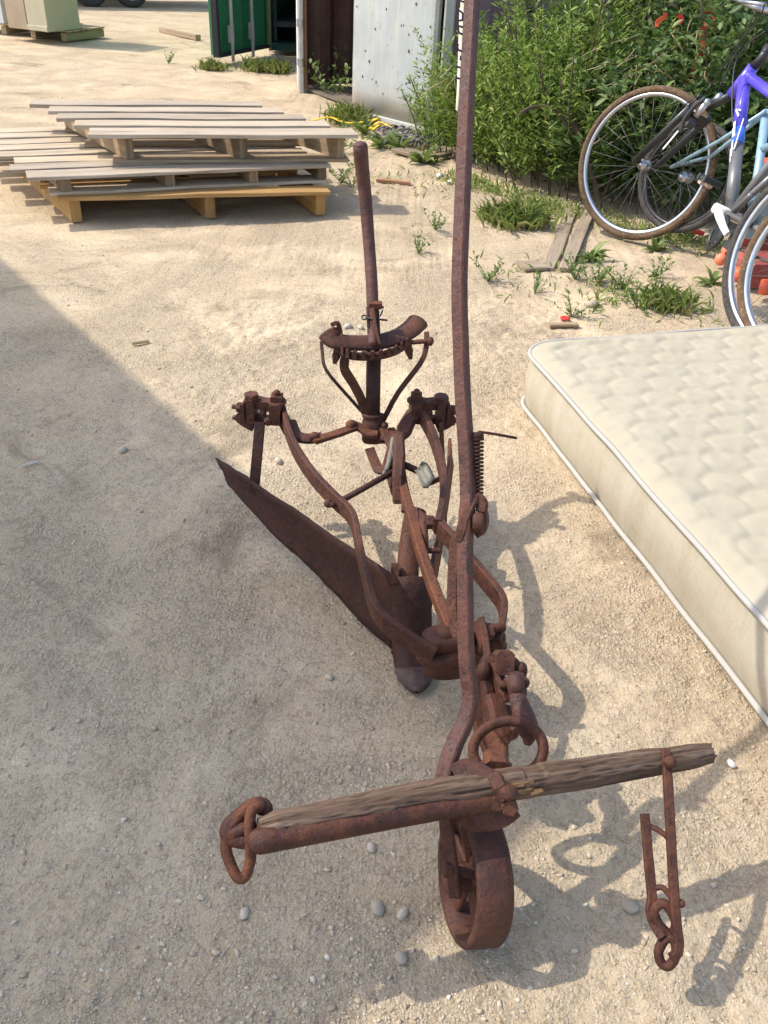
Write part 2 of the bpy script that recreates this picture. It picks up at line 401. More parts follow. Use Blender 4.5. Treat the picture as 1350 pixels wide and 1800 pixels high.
def stone(px,py,r,label,mat=STONE,sq=.6):
    p=G(px,py); v,f=ico(1); rs=np.random.default_rng(int(px*7+py)); v=v*(1+rs.uniform(-.2,.16,(len(v),1)))
    nz=np.array([noise.noise(Vector(q)*1.3+Vector((px,py,0))) for q in v])
    v=v*(1+.45*nz[:,None])*np.array([1,rs.uniform(.65,.95),sq]); a=rs.random()*6.28
    c,s_=math.cos(a),math.sin(a); v=np.stack([v[:,0]*c-v[:,1]*s_,v[:,0]*s_+v[:,1]*c,v[:,2]],-1)*r
    o=rawmesh('stone',v,f,mat,False); o.location=p+Vector((0,0,r*sq*.5)); tag(o,label,'stone','stones lying in the yard')
PALE=plain('pale_stone',(.50,.43,.33),.9,.15,40,0,.4,.2); GREYS=plain('grey_stone',(.40,.335,.255),.9,.2,40,0,.4,.2); WHITES=plain('white_stone',(.66,.62,.56),.8,.06,30,0,.2,.2)
stone(653,1490,.0115,'oval cream stone on the shaded dirt under the wooden crossbar',PALE)
stone(662,1600,.013,'grey upright-looking stone below the crossbar, left of its neighbour',GREYS)
stone(708,1608,.0125,'angular pale stone beside the grey one, left of the iron wheel',PALE)
stone(706,1688,.0125,'broad low grey stone nearest the bottom edge, left of the wheel',GREYS)
stone(1285,1340,.012,'bright white pebble beyond the right end of the crossbar',WHITES)
stone(579,1190,.012,'pale greenish stone left of the share point',PALE)
stone(490,815,.016,'tan lump of stone behind the tail of the curved blade',PALE)
stone(216,791,.016,'tan lump of stone alone on the shaded ground at far left',PALE)
stone(1108,1595,.013,'squarish grey stone left of the hanging iron bracket',GREYS)
stone(430,1605,.012,'flat yellowish stone below the left end of the crossbar',PALE,.35)
stone(772,312,.035,'larger white stone at the foot of the bush beside the tall lever',WHITES)
stone(790,322,.028,'smaller white stone just right of the larger one by the bush',WHITES)
stone(612,575,.022,'pale stone seen just behind the toothed quadrant, left one',PALE)
stone(634,577,.018,'pale stone seen just behind the toothed quadrant, right one',PALE)
stone(1040,540,.03,'brown stone beside the red flower near the mattress',GREYS)

# ================================================================== THE PLOUGH
PL=empty('horse_plough', W(760,1100,0)); tag(PL,'rusty old horse-drawn plough with spread wings, small front wheel and tall lever','plough')
def part(name,mat=RUST,par=None):
    class _C:
        def __enter__(s): s.mb=MB(); return s.mb
        def __exit__(s,*a):
            if a[0] is None: s.o=s.mb.build(name,mat,par or PL); LAST[0]=s.o
    return _C()
LAST=[None]
# --- beams
with part('side_beam') as m:
    P=[W(*q) for q in [(494,700,.302),(500,722,.300),(507,748,.297),(522,782,.292),(552,826,.287),(590,866,.281),(612,886,.277),(624,908,.270),(632,950,.258),(645,1005,.240),(655,1045,.222),(668,1070,.214),(695,1094,.205),(735,1121,.190),(765,1138,.182)]]
    sweep(m,[p-Vector((0,0,.019)) for p in catmull(P,4)],rect(.0115,.038,.002))
    tube(m,[W(588,888,.262),W(578,886,.262)],.006,8); ball(m,W(577,885,.262),.009)
with part('side_beam') as m:
    P=[W(*q) for q in [(733,706,.302),(745,722,.300),(762,755,.297),(775,795,.292),(781,835,.288),(777,880,.282),(770,912,.276)]]
    sweep(m,[p-Vector((0,0,.019)) for p in catmull(P,4)],rect(.013,.038,.002))
    P=[W(*q) for q in [(768,905,.276),(785,925,.268),(820,965,.250),(868,1022,.226),(884,1045,.217),(887,1066,.210),(883,1090,.203),(876,1118,.190)]]
    sweep(m,[p-Vector((0,0,.019)) for p in catmull(P,4)],rect(.013,.038,.002))
with part('centre_beam',RUSTHOT) as m:
    P=[W(*q) for q in [(688,752,.262),(700,782,.262),(706,830,.258),(714,870,.252),(728,915,.245),(742,965,.232),(765,1030,.212),(793,1100,.192)]]
    sweep(m,[p-Vector((0,0,.012)) for p in catmull(P,4)],rect(.019,.026,.003))
# --- wings (curved plates), nose and shank
def wing(top,bot,n=26,bow=.03):
    tp=catmull(top,6); bp=catmull(bot,6)
    def at(L,f):
        k=f*(len(L)-1); i=min(int(k),len(L)-2); return L[i].lerp(L[i+1],k-i)
    rows=[]
    for i in range(n+1):
        f=i/n; a=at(tp,f); b=at(bp,f); r=[]
        ax=(at(tp,min(1,f+.02))-at(tp,max(0,f-.02))); nn=ax.cross(Vector((0,0,1))).normalized()
        for j in range(9):
            g=j/8; r.append(a.lerp(b,g)+nn*(bow*math.sin(math.pi*g)*(f*.8+.2)+.004*noise.noise(Vector((f*6,g*2.5,bow*90)))+.002*noise.noise(Vector((f*19,g*7,3))))+Vector((0,0,.0025*noise.noise(Vector((f*14,g*3,9))))))
        rows.append(r)
    return rows
with part('wing_plate',RUSTDK) as m:
    plate(m,wing([W(380,805,.150),W(450,851,.155),(W(560,925,.165)),W(690,1011,.165)],
                 [W(401,853,.105),W(478,935,.055),W(562,1014,.018),W(632,1090,.004),W(692,1144,.003)],bow=-.012),.006)
with part('wing_plate',RUSTHOT) as m:
    a=W(791,770,.165); b=W(757,1012,.160)
    mid=a.lerp(b,.5)
    plate(m,wing([a,mid+Vector((.004,0,0)),b],[Vector((a.x+.012,a.y-.03,.10)),Vector((mid.x+.012,mid.y,.05)),Vector((b.x,b.y-.01,.01))],bow=.004),.007)
with part('share',RUSTDK) as m:
    L=[W(690,1012,.165),W(691,1080,.09),W(692,1142,.02),W(697,1186,.006),W(716,1208,.002)]
    C=[W(722,1012,.172),W(722,1085,.102),W(722,1150,.035),W(722,1195,.012),W(733,1219,.002)]
    Rr=[W(757,1012,.160),W(757,1085,.09),W(758,1150,.025),W(757,1192,.006),W(748,1210,.002)]
    rows=[[l,l.lerp(c,.5)+Vector((0,-.003,0)),c,c.lerp(r,.5)+Vector((0,-.003,0)),r] for l,c,r in zip(catmull(L,3),catmull(C,3),catmull(Rr,3))]
    plate(m,rows,.008)
    ball(m,W(692,1146,.012),.006)
with part('share_point',GROUNDED) as m:
    L=[W(695,1176,.016),W(700,1196,.01),W(718,1213,.006),W(730,1218,.005)]; Rr=[W(762,1176,.020),W(760,1192,.014),W(752,1206,.009),W(738,1217,.006)]
    plate(m,[[l,l.lerp(r,.33)+Vector((0,-.002,.006)),l.lerp(r,.66)+Vector((0,-.002,.006)),r] for l,r in zip(catmull(L,3),catmull(Rr,3))],.007)
with part('shank') as m:
    P=[W(*q) for q in [(716,1020,.150),(718,985,.175),(722,950,.200),(727,918,.226),(731,897,.240)]]
    sweep(m,catmull(P,4),[(.020*math.cos(a)*(1 if abs(math.cos(a))<.8 else .95),.014*math.sin(a)) for a in [2*math.pi*k/14 for k in range(14)]],up=(0,-1,.3),smooth=True,scale=[(1.15,1.1)]*17)
    sweep(m,[W(738,950,.222),W(735,915,.242),W(732,897,.246)],rect(.012,.016,.004),up=(0,-1,.3))
    box(m,W(694,1008,.17),(1,0,0),(0,.6,.8),(0,-.8,.6),.016,.04,.012)
with part('shank_bolt') as m:
    plate(m,[[W(738,898,.255),W(750,905,.255)],[W(738,935,.235),W(752,942,.235)],[W(745,965,.215),W(752,970,.215)]],.008)
    nut(m,W(756,918,.246),(1,.1,0),.014,.016); cyl(m,W(758,918,.246),W(776,916,.246),.0055,10); cyl(m,W(748,968,.21),W(774,968,.21),.006,10)
# --- rear brackets with posts
def bracket(o,mir,lab):
    with part('rear_bracket') as m:
        s=-mir
        X=Vector((1,.12*s,0)).normalized(); Yv=Vector((-.12*s,1,0)); Zv=Vector((0,0,1))
        B=lambda x,y,z:o+X*(x*s)+Yv*y+Zv*z
        box(m,B(0,.0,-.012),X,Yv,Zv,.026,.05,.05,.004)          # block over the beam end
        nut(m,B(0,0,.021),(0,0,1),.0185,.017,4); ball(m,B(0,0,.033),.0085)
        nut(m,B(0,0,.012),(0,0,1),.022,.006,12)
        box(m,B(.035,.005,.0),X+Zv*.15*s,Yv,Zv,.04,.034,.018,.004)
        box(m,B(.026,.0,.002),X,Yv,Zv,.03,.026,.022,.005)
        box(m,B(.058,-.002,-.012),X,Yv,Zv,.018,.040,.060,.005)
        nut(m,B(.058,-.004,.017),(0,0,1),.0175,.020,6)
        box(m,B(.076,-.004,-.022),X,Yv,Zv,.009,.036,.055,.003)
        for dz in (-.010,-.038):
            cyl(m,B(.06,-.006,dz),B(.104,-.006,dz),.0058,10); nut(m,B(.087,-.006,dz),X,.0125,.012,6)
        sweep(m,[B(.05,-.012,-.05),B(.07,-.014,-.040),B(.09,-.014,-.022)],rect(.03,.010,.002),up=(0,-1,.4))
        box(m,B(.030,.004,-.040),X,Yv,Zv,.055,.02,.016,.003)
        ball(m,B(.030,-.014,-.014),.009); ball(m,B(.016,-.02,-.03),.011)
        box(m,B(-.018,.004,-.045),X,Yv,Zv+X*.5*s,.022,.03,.06,.005)
    return LAST[0]
LBo=W(487,714,.302); RBo=W(731,712,.302)
bracket(LBo,1,'l'); bracket(RBo,-1,'r')
with part('post',RUSTDK) as m: bar(m,[W(457,742,.272),W(452,800,.205),W(446,866,.125)],.024,.012,up=(0,-1,.3))
with part('post',RUSTHOT) as m: bar(m,[W(775,742,.272),W(778,800,.205),W(778,880,.14)],.010,.022,up=(0,-1,.3))
# --- links that spread the wings
with part('spreader_link',RUSTHOT) as m:
    bar(m,[W(552,775,.270),W(590,763,.270),W(628,750,.270)],.022,.010)
    ball(m,W(553,766,.276),.011,1,1,.8); ball(m,W(619,745,.278),.011,1,1,.8)
with part('spreader_link') as m:
    sweep(m,catmull([W(508,742,.265),W(518,764,.258),W(538,771,.260),W(566,769,.262)],4),rect(.034,.013,.004))
    ball(m,W(553,768,.268),.015,1,1,.5)
with part('spreader_link',RUSTHOT) as m:
    sweep(m,catmull([W(612,744,.272),W(630,750,.270),W(648,762,.262),W(664,764,.262)],4),rect(.024,.012,.003))
    ball(m,W(618,746,.276),.014,1,1,.45)
with part('spreader_link') as m:
    sweep(m,catmull([W(668,770,.250),W(690,768,.256),W(708,762,.262),W(716,745,.272),W(724,735,.278),W(736,728,.282)],4),rect(.034,.018,.005))
    ball(m,W(700,768,.262),.016,1.2,1,.6)
# --- collar and lever standard
with part('collar') as m:
    lathe(m,W(655,778,.222),W(657,600,.445)-W(655,778,.222),[(0,0),(.021,0),(.0255,.006),(.0255,.05),(.022,.058),(.0255,.061),(.0255,.068),(0,.068)],20)
    sweep(m,catmull([W(650,790,.225),W(660,815,.222),(W(668,826,.226)),W(690,820,.240)],4),rect(.022,.009,.002),up=(0,-.6,.8))
    sweep(m,catmull([W(672,752,.262),W(684,775,.258),W(694,803,.25),W(688,822,.243)],4),rect(.020,.012,.003))
    ball(m,W(700,805,.252),.012); ball(m,W(676,748,.27),.009)
    sweep(m,[W(690,795,.24),W(683,822,.236),W(684,836,.232)],rect(.03,.012,.004),up=(0,-.8,.6))
with part('lever_standard',RUSTDK) as m:
    a=W(655,758,.250); b=W(657,608,.440)
    sweep(m,[a,b],[(.0165*math.cos(k),.0165*math.sin(k)) if abs(math.sin(k)+.9)>.25 else (.0165*math.cos(k),-.0125) for k in [2*math.pi*i/22 for i in range(22)]],up=(0,-1,.4),smooth=True)
with part('quadrant',RUST) as m:
    Q=[W(577,586,.468),W(588,598,.458),W(605,602,.453),W(630,603,.450),W(655,602,.449),W(680,598,.449),W(702,591,.452),W(720,580,.456),W(735,566,.464)]
    QP=catmull(Q,5); n=len(QP)
    sweep(m,QP,[(.026*math.cos(k),.009*math.sin(k)) for k in [2*math.pi*i/12 for i in range(12)]],up=(0,-.25,1),smooth=True,scale=[(1.0,1.9-.9*math.sin(math.pi*i/(n-1))**.5) for i in range(n)])
    # toothed rack under the front lip
    RK=catmull([W(591,607,.444),W(615,620,.440),W(655,622,.438),W(692,614,.440),W(718,598,.446)],8)
    sweep(m,[p-Vector((0,0,.006)) for p in RK],rect(.014,.016,.002),up=(0,-.3,1))
    k=0
    for i in range(1,len(RK)-1,3):
        tdir=(RK[i+1]-RK[i-1]).normalized(); sd=tdir.cross(Vector((0,0,1))).normalized()
        box(m,RK[i]+Vector((0,-.012,.003)),tdir,Vector((0,-1,0.2)),Vector((0,0.2,1)),.0095,.020,.017,.002)
    for q in [((594,612,.436),(588,640,.405)),((716,602,.44),(722,632,.405)),((606,622,.43),(606,640,.41))]:
        a,b=W(*q[0]),W(*q[1]); sweep(m,[a,a.lerp(b,.5),b],rect(.016,.010,.003),up=(0,-1,.3),scale=[1,1.2,.5])
with part('stay',RUSTDK) as m: bar(m,[W(565,601,.425),W(567,622,.405),W(573,650,.380),W(606,690,.330),W(652,741,.262)],.007,.012,up=(0,-1,.4),curve=3)
with part('stay') as m:
    bar(m,[W(750,585,.455),W(749,612,.430),W(738,640,.400),W(700,690,.335),W(672,742,.262)],.012,.012,up=(0,-1,.4),curve=3)
    cyl(m,W(722,602,.44),W(757,599,.45),.0055,10); ball(m,W(757,600,.45),.0105,.7,1,1)
with part('stay',RUSTHOT) as m:
    bar(m,[W(606,632,.41),W(606,650,.39),W(622,676,.355),W(636,705,.315),(W(650,745,.262))],.021,.007,up=(0,-1,.4),curve=4)
with part('catch_hook') as m: bar(m,[W(582,572,.485),W(593,568,.49),W(598,582,.472),W(600,598,.458)],.010,.006,up=(0,-1,.4),curve=3)
with part('lever',POLISH) as m:
    P=[W(657,610,.446),W(656,580,.470),W(655,540,.510),W(653,490,.560),W(648,420,.632),W(642,345,.715),W(637,300,.768),W(633,256,.820)]
    PP=catmull(P,5); n=len(PP)
    sweep(m,PP,circ(.0135,16),up=(0,-1,.4),smooth=True,scale=[ (1.0 if i/(n-1)<.55 else 1.0+.22*((i/(n-1)-.55)/.45)) for i in range(n)])
    ball(m,PP[-1],.0163,1,1,.55,ax=(PP[-1]-PP[-2])); ball(m,W(637,330,.727),.0155,.9,.9,.3,ax=(PP[-1]-PP[-2]))
    for dx in (-1,1):
        sweep(m,[W(655+dx*9,542,.508),W(657+dx*9,580,.47),W(658+dx*8,600,.45)],rect(.006,.020,.001),up=(0,-1,.4))
with part('latch_dog',RUSTHOT) as m:
    sweep(m,[W(655,545,.515),W(660,575,.486),W(668,606,.458)],rect(.007,.022,.001),up=(0,-1,.4),scale=[1.3,1.1,.6])
    box(m,W(660,536,.52),(1,0,0),(0,0,1),(0,1,0),.03,.012,.02,.002)
with part('cotter_pin',BLACKP) as m:
    loop(m,[W(640+4*math.cos(k),558+4*math.sin(k),.495) for k in [0,1.05,2.1,3.15,4.2,5.25]],.0018,6)
    tube(m,[W(644,559,.495),W(681,563,.495)],.0022,6); tube(m,[W(664,541,.512),W(674,540,.512)],.003,6); tube(m,[W(668,556,.5),W(673,545,.51)],.0018,6)
# --- pivot casting and cross rod on the centre beam
with part('pivot_casting') as m:
    P=[W(701,768,.308),W(702,805,.288),(W(699,840,.262)),W(699,885,.222)]
    sweep(m,[P[0],P[0].lerp(P[1],.12),P[1],P[2],P[3].lerp(P[2],.1),P[3]],rect(.024,.024,.005),up=(0,-1,.6),scale=[.9,1,1.08,1,.9,.7])
    sweep(m,catmull([W(690,770,.29),W(684,800,.272),W(686,840,.245),W(693,868,.225)],4),rect(.014,.012,.004),up=(0,-1,.6))
    box(m,W(714,888,.238),(1,0,0),(0,.8,.5),(0,-.5,.8),.02,.03,.014,.003)
with part('cross_rod') as m:
    tube(m,[W(600,880,.262),W(690,830,.262)],.0065,10); tube(m,[W(700,812,.272),W(752,836,.250)],.0078,10)
    nut(m,W(750,834,.252),(1,-.1,-.4),.012,.012)
    box(m,W(758,848,.240),(.7,-.2,.55),(.55,-.1,-.75),(.5,.9,.1),.042,.010,.008,.001)
with part('split_pin',BLACKP) as m:
    tube(m,[W(695,838,.262),W(700,838,.262),W(706,845,.258)],.0022,6); loop(m,[W(700+3*math.cos(k),840+4*math.sin(k),.262) for k in [0,1.6,3.1,4.7]],.002,6)
with part('twine',CLOTH) as m:
    tube(m,[W(691,770,.30),W(688,790,.288),W(690,806,.275),W(683,820,.264),W(675,832,.256),W(676,836,.25)],.0045,7,curve=4)
    tube(m,[W(688,792,.285),W(684,812,.272),W(679,828,.26)],.006,7,curve=3)
with part('tin_washer',TIN) as m:
    a,b,c,d=T(745,812,1.70),T(765,836,1.69),T(748,856,1.685),T(729,832,1.70)
    plate(m,[[a.lerp(b,i/4).lerp(d.lerp(c,i/4),j/4)+Vector((0,.012*math.sin(i*1.1+j*.4),.006*math.sin(j*1.6))) for j in range(5)] for i in range(5)],.0012)
# --- front casting
with part('front_casting',RUST) as m:
    c=W(812,1160,.125); ax=(W(885,1135,.15)-W(745,1150,.15)).normalized()
    def oval(z0,z1,rx,ry,cc,ex=2.6,n=40,roundness=.012,wav=0):
        V=[];F=[];prof=[(0,.72),(.12,.93),(.3,1.0),(.7,1.0),(.88,.95),(1,.80)]
        side=Vector((-ax.y,ax.x,0)); k=len(prof)
        for i in range(n):
            a=2*math.pi*i/n; ca,sa=math.cos(a),math.sin(a)
            x=math.copysign(abs(ca)**(2/ex),ca); y=math.copysign(abs(sa)**(2/ex),sa)
            pinch=1-.22*math.exp(-(x/.35)**2)*wav
            for (h,r) in prof: V.append(cc+ax*(x*rx*r)+side*(y*ry*r*pinch)+Vector((0,0,z0+(z1-z0)*h-cc.z+wav*.006*math.cos(x*5))))
        for i in range(n):
            i2=(i+1)%n
            for j in range(k-1): F.append((i*k+j,i2*k+j,i2*k+j+1,i*k+j+1))
        F.append(tuple(i*k+k-1 for i in range(n))); F.append(tuple(i*k for i in reversed(range(n))))
        m.add(V,F,None,True)
    oval(.075,.135,.050,.036,W(788,1160,.10)); oval(.07,.125,.030,.036,W(850,1155,.10))
    oval(.130,.160,.084,.038,W(810,1142,.145),wav=1)
    oval(.158,.186,.048,.028,W(788,1122,.172)); oval(.150,.180,.022,.024,W(866,1122,.165))
    ball(m,W(782,1112,.185),.018,1,1,.55)
    sweep(m,catmull([W(748,1142,.158),W(775,1152,.152),W(800,1152,.156),W(812,1160,.152)],5),circ(.006,8),smooth=True)
    ball(m,W(805,1100,.21),.010,1,1,1.2); ball(m,W(826,1150,.165),.008)
with part('front_pulley') as m:
    lathe(m,W(838,1120,.182),(1,.15,0),[(0,0),(.028,0),(.032,.004),(.032,.012),(.028,.016),(0,.016)],28)
    nut(m,W(860,1110,.20),(1,.15,0),.015,.014); cyl(m,W(855,1106,.204),W(887,1102,.206),.0075,12)
    for i in range(9): 
        p=W(866,1104,.204).lerp(W(887,1102,.206),i/8); lathe(m,p,(1,.05,0),[(.0072,0),(.0088,.0008),(.0072,.0016)],10)
with part('front_strap') as m: bar(m,[W(845,1085,.225),W(851,1110,.21),W(856,1150,.19),W(858,1195,.17),W(858,1230,.152)],.012,.010,up=(0,-1,.6),curve=3)
# --- hitch: two plates forming a long V, a clevis with a hook, and a ring
with part('hitch_plate',RUSTHOT) as m:
    bar(m,[W(826,1190,.165),W(842,1232,.150),(W(860,1282,.140)),W(874,1330,.128)],.042,.013,up=(.3,-.8,.6),scale=[.8,1,1.15,.9])
    bar(m,[W(862,1185,.205),W(866,1240,.182),W(872,1290,.158),W(878,1335,.135)],.036,.014,up=(-.5,-.7,.5),scale=[.7,.9,1.05,.8])
    bar(m,[W(888,1240,.185),W(887,1275,.168),W(884,1305,.152)],.022,.014,up=(.5,-.7,.5))
with part('clevis') as m:
    P=[W(852,1172,.225),W(862,1158,.235),W(872,1175,.228),W(880,1205,.212),W(886,1235,.196)]
    sweep(m,catmull(P,4),rect(.018,.023,.005),up=(.4,-.8,.5),jit=.05)
    sweep(m,catmull([W(893,1158,.240),W(906,1170,.236),W(913,1190,.226),W(915,1222,.212)],4),rect(.017,.021,.005),up=(.4,-.8,.5),jit=.05)
    box(m,W(884,1164,.234),(1,.1,0),(0,.75,-.65),(0,.65,.75),.030,.056,.038,.006)
    sweep(m,[W(866,1222,.205),W(876,1262,.188),W(890,1290,.175),W(896,1304,.168)],rect(.030,.022,.006),up=(.4,-.8,.5),scale=[1,1.1,.9,.5])
    ball(m,W(850,1180,.224),.014,.9,1,1.3); ball(m,W(916,1180,.23),.013,.8,1,1.4)
    sweep(m,[W(854,1186,.215),W(858,1225,.195),W(866,1265,.175)],rect(.020,.016,.004),up=(.4,-.8,.5))
    cyl(m,W(878,1205,.222),W(922,1198,.228),.0068,12); ball(m,W(921,1200,.228),.0095)
with part('hook',POLISH) as m:
    P=catmull([W(903,1194,.245),W(907,1215,.24),W(916,1245,.228),W(926,1275,.214),W(929,1295,.203),W(926,1310,.195)],5); n=len(P)
    sweep(m,P,circ(.0158,14,.012),up=(0,-1,.6),smooth=True,scale=[1.05,.95,.85,.78,.76,.76,.78,.82,.86,.9,.95,1,1.05,1.08,1.1,1.1,1.08,1.02,.96,.88,.78,.68,.6,.5,.42,.3][:n])
    lathe(m,W(893,1203,.242),(1,-.06,.03),[(.008,0),(.019,.002),(.0215,.012),(.019,.023),(.008,.025)],20)
    P=catmull([W(912,1235,.224),W(922,1265,.208),W(931,1280,.198),W(932,1288,.194)],4); sweep(m,P,circ(.007,10),up=(0,-1,.6),smooth=True)
    ball(m,W(902,1283,.175),.014,.8,1,1.2)
with part('hitch_ring') as m:
    c=W(893,1317,.205); nn=(CAM-c).normalized(); s=nn.cross(Vector((0,0,1))).normalized(); u=s.cross(nn)
    nn=(nn+s*.1).normalized()
    pts=[c-s*.050*math.cos(a)*1.0+(u*.9+s*-.18)*.047*math.sin(a) for a in [2*math.pi*i/16 for i in range(16)]]
    loop(m,pts,.0082,12,4)
with part('hitch_nut',RUSTHOT) as m:
    box(m,W(872,1338,.262),(1,0,0),(0,1,-.2),(0,.2,1),.034,.026,.020,.006); ball(m,W(872,1350,.25),.021,1.15,.9,.55); cyl(m,W(876,1322,.258),W(872,1345,.256),.009,12)
# --- tall lever with its fork running down past the wheel
PT=[(782,1395,1.160),(782,1372,1.166),(788,1340,1.176),(800,1306,1.186),(815,1275,1.195),(824,1248,1.2),(827,1222,1.203),(822,1180,1.205),(819,1130,1.207),(818,1060,1.21),(817,980,1.218),(820,910,1.226),(823,870,1.23),(820,800,1.235),(815,720,1.238),(812,660,1.24),(810,600,1.24),(808,540,1.24),(808,480,1.242),(811,400,1.245),(815,300,1.25),(820,180,1.255),(827,60,1.262),(831,-20,1.266),(838,-150,1.275),(846,-300,1.285)]
with part('tall_lever',POLISH) as m:
    P=catmull([T(*q) for q in PT],4); n=len(P)
    sc_=[(1.25-.25*min(1,i/20),1) for i in range(n)]
    sweep(m,P,rect(.0205,.0165,.0022),up=(-.85,-1,.5),scale=sc_)
with part('wheel_fork',RUST) as m:
    bar(m,[T(782,1395,1.160),T(783,1440,1.165),T(790,1490,1.168),T(798,1550,1.175),T(801,1575,1.18)],.017,.012,up=(-.4,-1,.5),curve=3)
    bar(m,[T(812,1440,1.19),T(822,1480,1.21),T(828,1530,1.225)],.012,.012,up=(-.4,-1,.5),curve=2)
    nut(m,T(786,1526,1.172),(-1,-.2,.1),.0125,.012,6); cyl(m,T(782,1526,1.172),T(870,1545,1.20),.007,10)
with part('lever_brace',RUST) as m:
    bar(m,[T(806,935,1.235),T(800,965,1.235),T(797,1010,1.232),T(796,1060,1.228),T(800,1100,1.225),T(806,1118,1.222)],.0155,.012,up=(-.4,-1,.5),curve=4)
    sweep(m,catmull([T(846,900,1.225),T(848,884,1.226),T(840,877,1.228),T(830,882,1.224),T(820,905,1.220),T(812,932,1.218),T(807,950,1.220)],5),rect(.0165,.010,.003),up=(-.4,-1,.5),jit=.04)
    sweep(m,catmull([T(846,890,1.23),T(852,910,1.236),T(849,930,1.238),T(838,940,1.236)],4),rect(.010,.02,.003),up=(-.4,-1,.5))
    lathe(m,T(831,918,1.222),(1,-.1,.1),[(0,0),(.012,0),(.0145,.003),(.0145,.013),(.012,.016),(0,.016)],16)
with part('spring',BLACKP if False else RUSTDK) as m:
    a=T(838,768,1.240); b=T(837,882,1.236); ax=(b-a).normalized(); s=ax.orthogonal().normalized(); u=ax.cross(s); L=(b-a).length
    tube(m,[a+ax*(L*i/(17*12))+s*.0088*math.cos(i*2*math.pi/12)+u*.0088*math.sin(i*2*math.pi/12) for i in range(17*12+1)],.0022,6)
    cyl(m,a-ax*.004,b,.0052,10); lathe(m,a-ax*.006,ax,[(0,0),(.009,0),(.0105,.003),(.0105,.010),(0,.010)],14)
with part('spring_pin',RUST) as m:
    tube(m,[T(834,775,1.236),T(835,763,1.236),T(843,759,1.237),T(870,763,1.24),(T(908,770,1.245))],.0021,7)
# --- wheel
with part('wheel',RUST) as m: pass
bpy.data.objects.remove(LAST[0])
wax=Vector((-.97,-.20,.12)).normalized(); wc=T(830,1520,1.205); WR=.093
wc.z=WR*.985
WH=empty('front_wheel',wc); WH.parent=PL; WH.location=wc-PL.location
with part('rim',rust('wheel_iron',(.033,.013,.009),(.064,.0255,.018),(.135,.049,.024),.6,.55),WH) as m:
    lathe(m,wc,wax,[(WR-.012,-.030),(WR-.003,-.0305),(WR,-.027),(WR+.001,-.004),(WR,.017),(WR-.003,.0205),(WR-.012,.020),(WR-.0125,-.004),(WR-.012,-.030)],72)
with part('hub',RUST,WH) as m:
    lathe(m,wc,wax,[(0,-.038),(.018,-.038),(.021,-.034),(.021,.034),(.018,.038),(0,.038)],20)
for k in range(5):
    with part('spoke',RUST,WH) as m:
        a=k*2*math.pi/5+.4; s=wax.orthogonal().normalized(); u=wax.cross(s); d=s*math.cos(a)+u*math.sin(a)
        sweep(m,[wc+d*.017,wc+d*(WR-.010)],rect(.022,.009,.003),up=wax)

